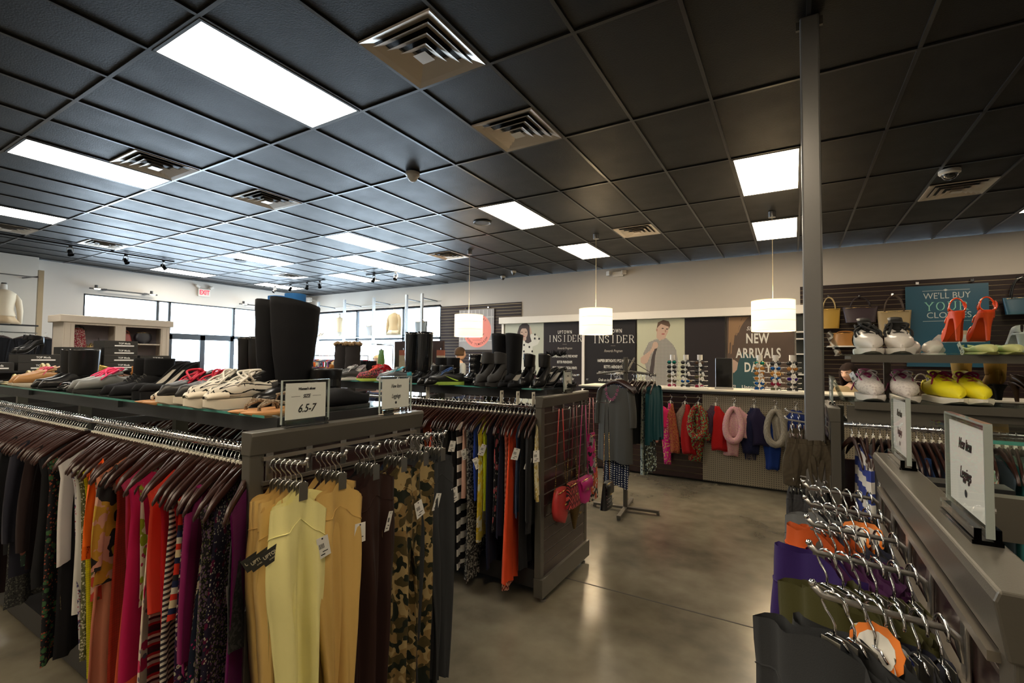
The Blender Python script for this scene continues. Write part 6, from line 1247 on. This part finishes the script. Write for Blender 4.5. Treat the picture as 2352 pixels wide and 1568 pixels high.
# back wall outriggers before the big window
GP = mat('grey_post', (.32, .34, .35), .4, .4)
for k, x in enumerate((-12.2, -11.05, -9.87, -8.67, -8.14)):
    t = thing('wall_outrigger', 'tall grey post with a brace to the wall before the window, %s from the corner' % ('first', 'second', 'third', 'fourth', 'fifth')[k], 'wall fixture', (x, 9.2, 0), group=None)
    G().box(-.03, .03, -.03, .03, 0, 3.23).ob('post', GP, t); G().tube([(0, 0, 3.12), (0, .62, 3.1)], .014).ob('brace', BLACK, t); G().tube([(0, .03, 2.17), (0, .62, 2.17)], .012).ob('shelf_arm', GP, t)
tag(G().tube([(-12.3, 9.8, 3.1), (-8.0, 9.8, 3.1)], .008).ob('wall_bar', ST), 'thin steel bar along the wall above the big window', 'bar')
for k, (a, b) in enumerate(((-12.2, -11.05), (-11.05, -9.87), (-9.87, -8.67), (-8.67, -8.0))): tag(G().box(a, b, 9.05, 9.45, 2.165, 2.175).ob('glass_shelf', SGLASS), 'glass shelf between the window posts, %s from the corner' % ('first', 'second', 'third', 'fourth')[k], 'shelf', None)
tag(G().tube([(-12.2, 9.15, 1.95), (-8.14, 9.15, 1.95)], .012).ob('hang_rail', GP), 'grey hanging rail below the window shelves', 'rail')
mannequin('tan jacket over a cream top on a torso in the window', -9.2, 9.3, 2.18, -pi / 2, fab((.42, .33, .2)), CRM, .62, sleeves=1)
mannequin('pale cream top on a torso near the window corner', -11.37, 9.3, 2.18, -pi / 2, fab((.7, .6, .42)), None, .58)
bag('silver grey slouchy handbag on the window shelf', -10.05, 9.25, 2.62, 2.18, .32, .28, .12, mat('silver_bag', (.3, .3, .3), .3, .5), ST, 'tote', 'handles', 0, 'handbag', rz=-pi / 2, clasp=0)
bag('grey crackled tote bag on the window shelf by the slat board', -8.2, 9.25, 2.62, 2.18, .4, .34, .12, mat('grey_bag', (.12, .14, .15), .3, .3), ST, 'tote', 'handles', 0, 'handbag', rz=-pi / 2, clasp=0)
pair('pump', 'pale pump on the window shelf, {} of the pair', -12.0, 9.25, 2.18, D, .12, c=(.6, .5, .4), lift=.08)
# window side racks of clothes
RKC = [(.4, .03, .05), (.02, .02, .03), (.5, .45, .4), (.05, .12, .2), (.3, .1, .3), (.6, .5, .3), (.02, .02, .02), (.1, .2, .15), (.5, .1, .02), (.15, .15, .2)]
for k, (x0, x1, yy, zz, d) in enumerate(((-12.6, -10.6, 7.4, 1.62, 'in the corner by both windows'), (-10.3, -8.3, 7.6, 1.62, 'under the window shelves'), (-9.5, -7.2, 5.6, 1.5, 'behind the handbag gondola'), (-12.4, -10.6, 5.0, 1.45, 'by the entrance door'))):
    t = thing('clothes_rack', 'crowded chrome clothes rack ' + d, 'clothes rack')
    G().tube([(x0, yy, zz), (x1, yy, zz)], .013, 8).ob('hang_rail', CH, t)
    for x in (x0, x1): G().tube([(x, yy, zz), (x, yy, .02)], .014, 8).ob('upright', CH, t); G().box(x - .02, x + .02, yy - .25, yy + .25, 0, .03).ob('foot', CH, t)
    nn = int((x1 - x0) / .062)
    for q in range(nn):
        c = RKC[(q * 7 + k * 3) % 10]; m = fab(c) if q % 3 else fab(c, 'floral', RKC[(q + 3) % 10], RKC[(q + 5) % 10], .8)
        o = garment('top', m, None, (x0 + .04 + q * .062, yy, zz + .015), R.uniform(-.2, .2), L=R.uniform(.55, .95), seed=q + k * 40, nu=10, nv=6, t=.018)
        tag(o, 'top or dress packed on the chrome rack ' + d, 'top', 'clothes on the rack ' + d)
# boards with hanging accessories behind the handbag gondola
BRD = mat('brown_board', (.04, .02, .018), .4)
for k, (x0, x1, lab) in enumerate(((-5.42, -5.12, 'dark brown display board beside the green skirt'), (-4.74, -4.44, 'dark brown display board behind the riding boots'))):
    t = thing('display_board', lab, 'display board', (0, 5.5, 0)); G().box(x0, x1, 0, .03, .1, 1.84).ob('panel', BRD, t); G().box(x0, x1, -.2, .25, 0, .1).ob('base', BLACK, t)
def card(label, x, z, c, h=.3, w=.14):
    t = thing('packaged_scarf', label, 'accessory', (x, 5.47, z)); G().box(-w / 2, w / 2, -.01, .01, -h, -.08).ob('cloth', fab(c, 'ditsy', tuple(q * .7 for q in c), tuple(q * .8 for q in c), 1), t); G().box(-w / 2, w / 2, -.012, .012, -.08, 0).ob('header_card', mat('brown_card', (.3, .08, .04), .6), t); G().tube([(0, 0, 0), (0, 0, .03), (0, .03, .03)], .003).ob('hook', CH, t)
card('beige scarf pack with brown card beside the green skirt', -5.2, 1.70, (.42, .36, .26), .38, .16); card('tan scarf pack behind the riding boots', -4.72, 1.70, (.4, .1, .05), .3); card('cream scarf pack past the riding boots', -4.46, 1.70, (.5, .45, .35), .2)
sk = tag(garment('skirt', fab((.10, .2, .05), 'dots', (.2, .32, .1), s=.9), None, (-5.5, 5.3, 1.78), pi / 2 - .5, W=.13, Wb=.16, L=.6, drop=0, neck=0, z0=-.08, t=.04, seed=4), 'green patterned skirt hung before the brown board', 'skirt')
clip_at([RG[0], 0], -5.5, 5.3, 1.78, pi / 2)['label'] = 'chrome clip hanger holding the green patterned skirt'
t = thing('clothes_rack', 'short chrome rail holding the green skirt', 'clothes rack', (-5.5, 5.3, 0)); G().tube([(0, 0, 0.02), (0, .25, .02), (0, .25, 1.78), (0, -.1, 1.78)], .01).ob('post', CH, t); G().box(-.2, .2, .1, .4, 0, .03).ob('base', CH, t)
# shoe boxes
BXM = mat('black_shoe_box', (.022, .02, .018), .5)
t = thing('shoe_box_shelf', 'low dark shelf unit carrying black shoe boxes past the near gondola', 'shelf', (-7.2, 1.3, 0)); G().box(-.35, 0, 0, 2.2, 0, .04).box(-.35, 0, 0, 2.2, 1.38, 1.40).box(-.35, -.33, 0, 2.2, 0, 1.4).ob('carcass', BLACK, t)
for k, (yy, nz) in enumerate(((1.35, 1), (1.72, 2), (2.09, 3), (2.46, 4), (2.83, 2), (3.2, 1))):
    for q in range(nz):
        b = tag(G().box(-.33, 0, 0, .34, 0, .088).ob('shoe_box', BXM, None, (-7.2, yy - .03, 1.402 + q * .0895)), 'black shoe box with white print, stack %s from the bay wall, layer %s' % (('one', 'two', 'three', 'four', 'five', 'six')[k], ('one', 'two', 'three', 'four')[q]), 'shoe box', 'black shoe boxes')
        text('TOP Moda', .03, PAPER, b, (.002, .2, .055), (pi / 2, 0, pi / 2), .9, .0006); G().box(.001, .002, .1, .3, .02, .034).ob('print', PAPER, b)
pair('bootie', 'black high heel on the shoe boxes by the bay wall, {} of the pair', -7.35, 1.9, 1.585, D, .2, m=LEA, lift=.1, h=.1, sides=('bay-side', 'door-side'))
# ---------------- people ----------------
def skin(name, pts, edges, m, par, sub=2, root=0):
    me = bpy.data.meshes.new(name); me.from_pydata([p[0] for p in pts], edges, []); me.materials.append(m)
    o = bpy.data.objects.new(name, me); link(o, par); q = o.modifiers.new('k', 'SKIN'); q.use_smooth_shade = True
    for v, p in zip(me.skin_vertices[0].data, pts): v.radius = (p[1], p[2] if len(p) > 2 else p[1])
    me.skin_vertices[0].data[root].use_root = True; u = o.modifiers.new('u', 'SUBSURF'); u.levels = u.render_levels = sub; return o
def person(label, x, y, rz, H, skinc, hairc, shirt, pants, hair='long', tilt=(0, 0), sit=0, face=1):
    t = thing('person', label, 'person', (x, y, -sit), rz); t.scale = (H / 1.7,) * 3; SM = mat('skin_%s' % str(skinc), skinc, .5)
    # front is -y
    hp, sh, nk = V((0, 0, .95)), V((0, .0, 1.38)), V((0, -.01, 1.44)); hd = V((tilt[0], -.02 + tilt[1], 1.58))
    pts = [(hp, .13, .10), (V((0, 0, 1.12)), .12, .09), (V((0, 0, 1.30)), .15, .10), (V((0, 0, 1.40)), .07, .06), (V((0, -.005, 1.47)), .048, .05)]; ed = [(0, 1), (1, 2), (2, 3), (3, 4)]
    def chain(st, lst):
        i = st
        for p in lst: pts.append(p); ed.append((i, len(pts) - 1)); i = len(pts) - 1
        return i
    hands = []
    for s in (-1, 1):
        w = chain(2, [(V((s * .17, 0, 1.37)), .05), (V((s * .22, .02, 1.12)), .04), (V((s * .17, -.18, 1.02)), .032), (V((s * .10, -.27, 1.04)), .024, .018)]); hands.append((s, pts[w][0]))
        chain(0, [(V((s * .09, 0, .88)), .085), (V((s * .10, -.01, .5)), .055), (V((s * .10, .02, .12)), .04), (V((s * .10, -.02, .04)), .04, .03), (V((s * .10, -.14, .03)), .035, .022)])
        for f in range(4):
            dx = (f - 1.5) * .018; L = (.05, .058, .055, .045)[f]; b = pts[w][0]
            chain(w, [(b + V((dx - s * .02, -.035, -.004)), .009), (b + V((dx - s * .03, -.035 - L * .6, -.012)), .008), (b + V((dx - s * .03, -.03 - L * .8, -.03)), .007)])
        chain(w, [(pts[w][0] + V((-s * .035, .0, -.01)), .01), (pts[w][0] + V((-s * .05, -.025, -.02)), .008)])
    body = skin('body', pts, ed, SM, t)
    # head as shaped rings with brow, nose, cheek and chin
    rows = []
    for i in range(19):
        v = i / 18; z = -.115 + .235 * v; r = math.sqrt(max(0.0, 1 - (2 * v - 1) ** 2)); wd = .078 * r ** .75 * (.80 + .2 * smooth(0, .45, v)); dp = .098 * r ** .7; ring = []
        for k in range(28):
            a = 2 * pi * k / 28; px, py = wd * cos(a), dp * sin(a) + .004
            f = max(0, -sin(a)) ** 8
            py -= f * (.020 * math.exp(-((z + .022) / .018) ** 2) + .010 * math.exp(-((z) / .03) ** 2) + .006 * math.exp(-((z + .058) / .012) ** 2) + .008 * math.exp(-((z + .098) / .018) ** 2))
            for ex in (-.032, .032): py += .007 * math.exp(-((px - ex) / .014) ** 2 - ((z - .010) / .012) ** 2) * (sin(a) < -.4)
            ring.append((px, py, z))
        rows.append(ring)
    rt_ = (tilt[1] * -6, 0, tilt[0] * 8)
    h = G().loft(rows).ob('head', SM, t, tuple(hd), sm=3, rot=(rt_[0], 0, rt_[2]), sub=1)
    EW, ED, LP = mat('eye_white', (.6, .57, .55), .3), mat('eye_dark', (.03, .02, .015), .2), mat('lips_%s' % str(skinc), (skinc[0] * .8, skinc[1] * .35, skinc[2] * .35), .4); HM = mat('hair_%s' % str(hairc), hairc, .85, bump=(80, .8), spec=.2)
    for s in (-1, 1):
        G().ball((s * .031, -.077, .009), .0125, 10, 6, (1.1, .8, .55)).ob('eye', EW, h, sm=3); G().ball((s * .031, -.0855, .007), .0055, 8, 6, (1, .6, 1)).ob('iris', ED, h, sm=3)
        G().tube([(s * .016, -.092, .028), (s * .034, -.092, .034), (s * .05, -.078, .027)], [.003, .004, .002], 5).ob('eyebrow', HM, h, sm=3); G().ball((s * .078, .008, -.005), .028, 8, 6, (.3, .6, 1.05)).ob('ear', SM, h, sm=3)
    G().tube([(-.022, -.090, -.056), (-.008, -.098, -.053), (.008, -.098, -.053), (.022, -.090, -.056)], [.002, .005, .005, .002], 6).ob('lips', LP, h, sm=3)
    g = G(); rows = []
    low = {'long': -.20, 'short': -.02, 'crop': .0, 'bun': -.03}[hair]
    for i in range(12):
        v = i / 11; th = v * (pi * .62 if hair != 'long' else pi * .55); ring = []
        for k in range(28):
            a = 2 * pi * k / 28; front = max(0, -sin(a)); r_ = sin(th); z = .118 * cos(th) + .012; lim = .055 + .03 * (1 - front)
            if front > .45: z = max(z, .058 + .02 * (1 - front)); 
            wob = 1 + .03 * sin(a * 9 + v * 3); ring.append((.090 * min(1, r_ * 1.05) * cos(a) * wob, .012 + .108 * min(1, r_ * 1.05) * sin(a) * wob * (1 if front < .45 else .98), z))
        rows.append(ring)
    g.loft(rows, cap=False)
    if hair == 'long':
        for k in range(26):
            a = -.35 + (pi + .7) * k / 25; x_, y_ = .088 * cos(a), .012 + .1 * sin(a); g.tube([(x_, y_, .03), (x_ * 1.12, y_ * 1.05, -.06), (x_ * 1.1, y_ * 1.1, -.14 - R.uniform(0, .03)), (x_ * .95, y_, low - R.uniform(0, .05))], [.016, .018, .016, .004], 6)
    if hair == 'bun': g.ball((0, .08, .1), .045, 10, 8)
    g.ob('hair', HM, h, sm=3, sol=.004)
    S_ = [(V((0, 0, .93)), .15, .115), (V((0, 0, 1.12)), .14, .105), (V((0, 0, 1.30)), .165, .115), (V((0, 0, 1.395)), .09, .075)]; E_ = [(0, 1), (1, 2), (2, 3)]
    for s in (-1, 1): n0 = len(S_); S_ += [(V((s * .175, 0, 1.365)), .062), (V((s * .225, .02, 1.12)), .052), (V((s * .18, -.165, 1.025)), .044)]; E_ += [(2, n0), (n0, n0 + 1), (n0 + 1, n0 + 2)]
    skin('shirt', S_, E_, shirt, t)
    P_ = [(V((0, 0, .95)), .145, .115)]; E_ = []
    for s in (-1, 1): n0 = len(P_); P_ += [(V((s * .09, 0, .86)), .1), (V((s * .10, -.01, .5)), .075), (V((s * .10, .02, .1)), .06)]; E_ += [(0, n0), (n0, n0 + 1), (n0 + 1, n0 + 2)]
    skin('trousers', P_, E_, pants, t); return t
JN = fab((.03, .04, .08)); 
person('person with dark brown hair in a tan jacket looking down behind the counter', .66, 7.55, -.45, 1.68, (.42, .26, .19), (.012, .006, .005), fab((.22, .17, .1)), JN, 'long', (-.02, -.045), .12)
person('blonde person half hidden behind the shoe shelf by the window', -7.36, 7.0, .3, 1.66, (.55, .37, .3), (.5, .38, .2), fab((.3, .3, .35)), JN, 'bun', (0, 0), .03)
person('person with short brown hair in a grey shirt facing the slat board', -5.72, 7.6, 2.6, 1.80, (.45, .28, .2), (.05, .03, .018), fab((.16, .18, .2)), JN, 'crop', (0, 0))
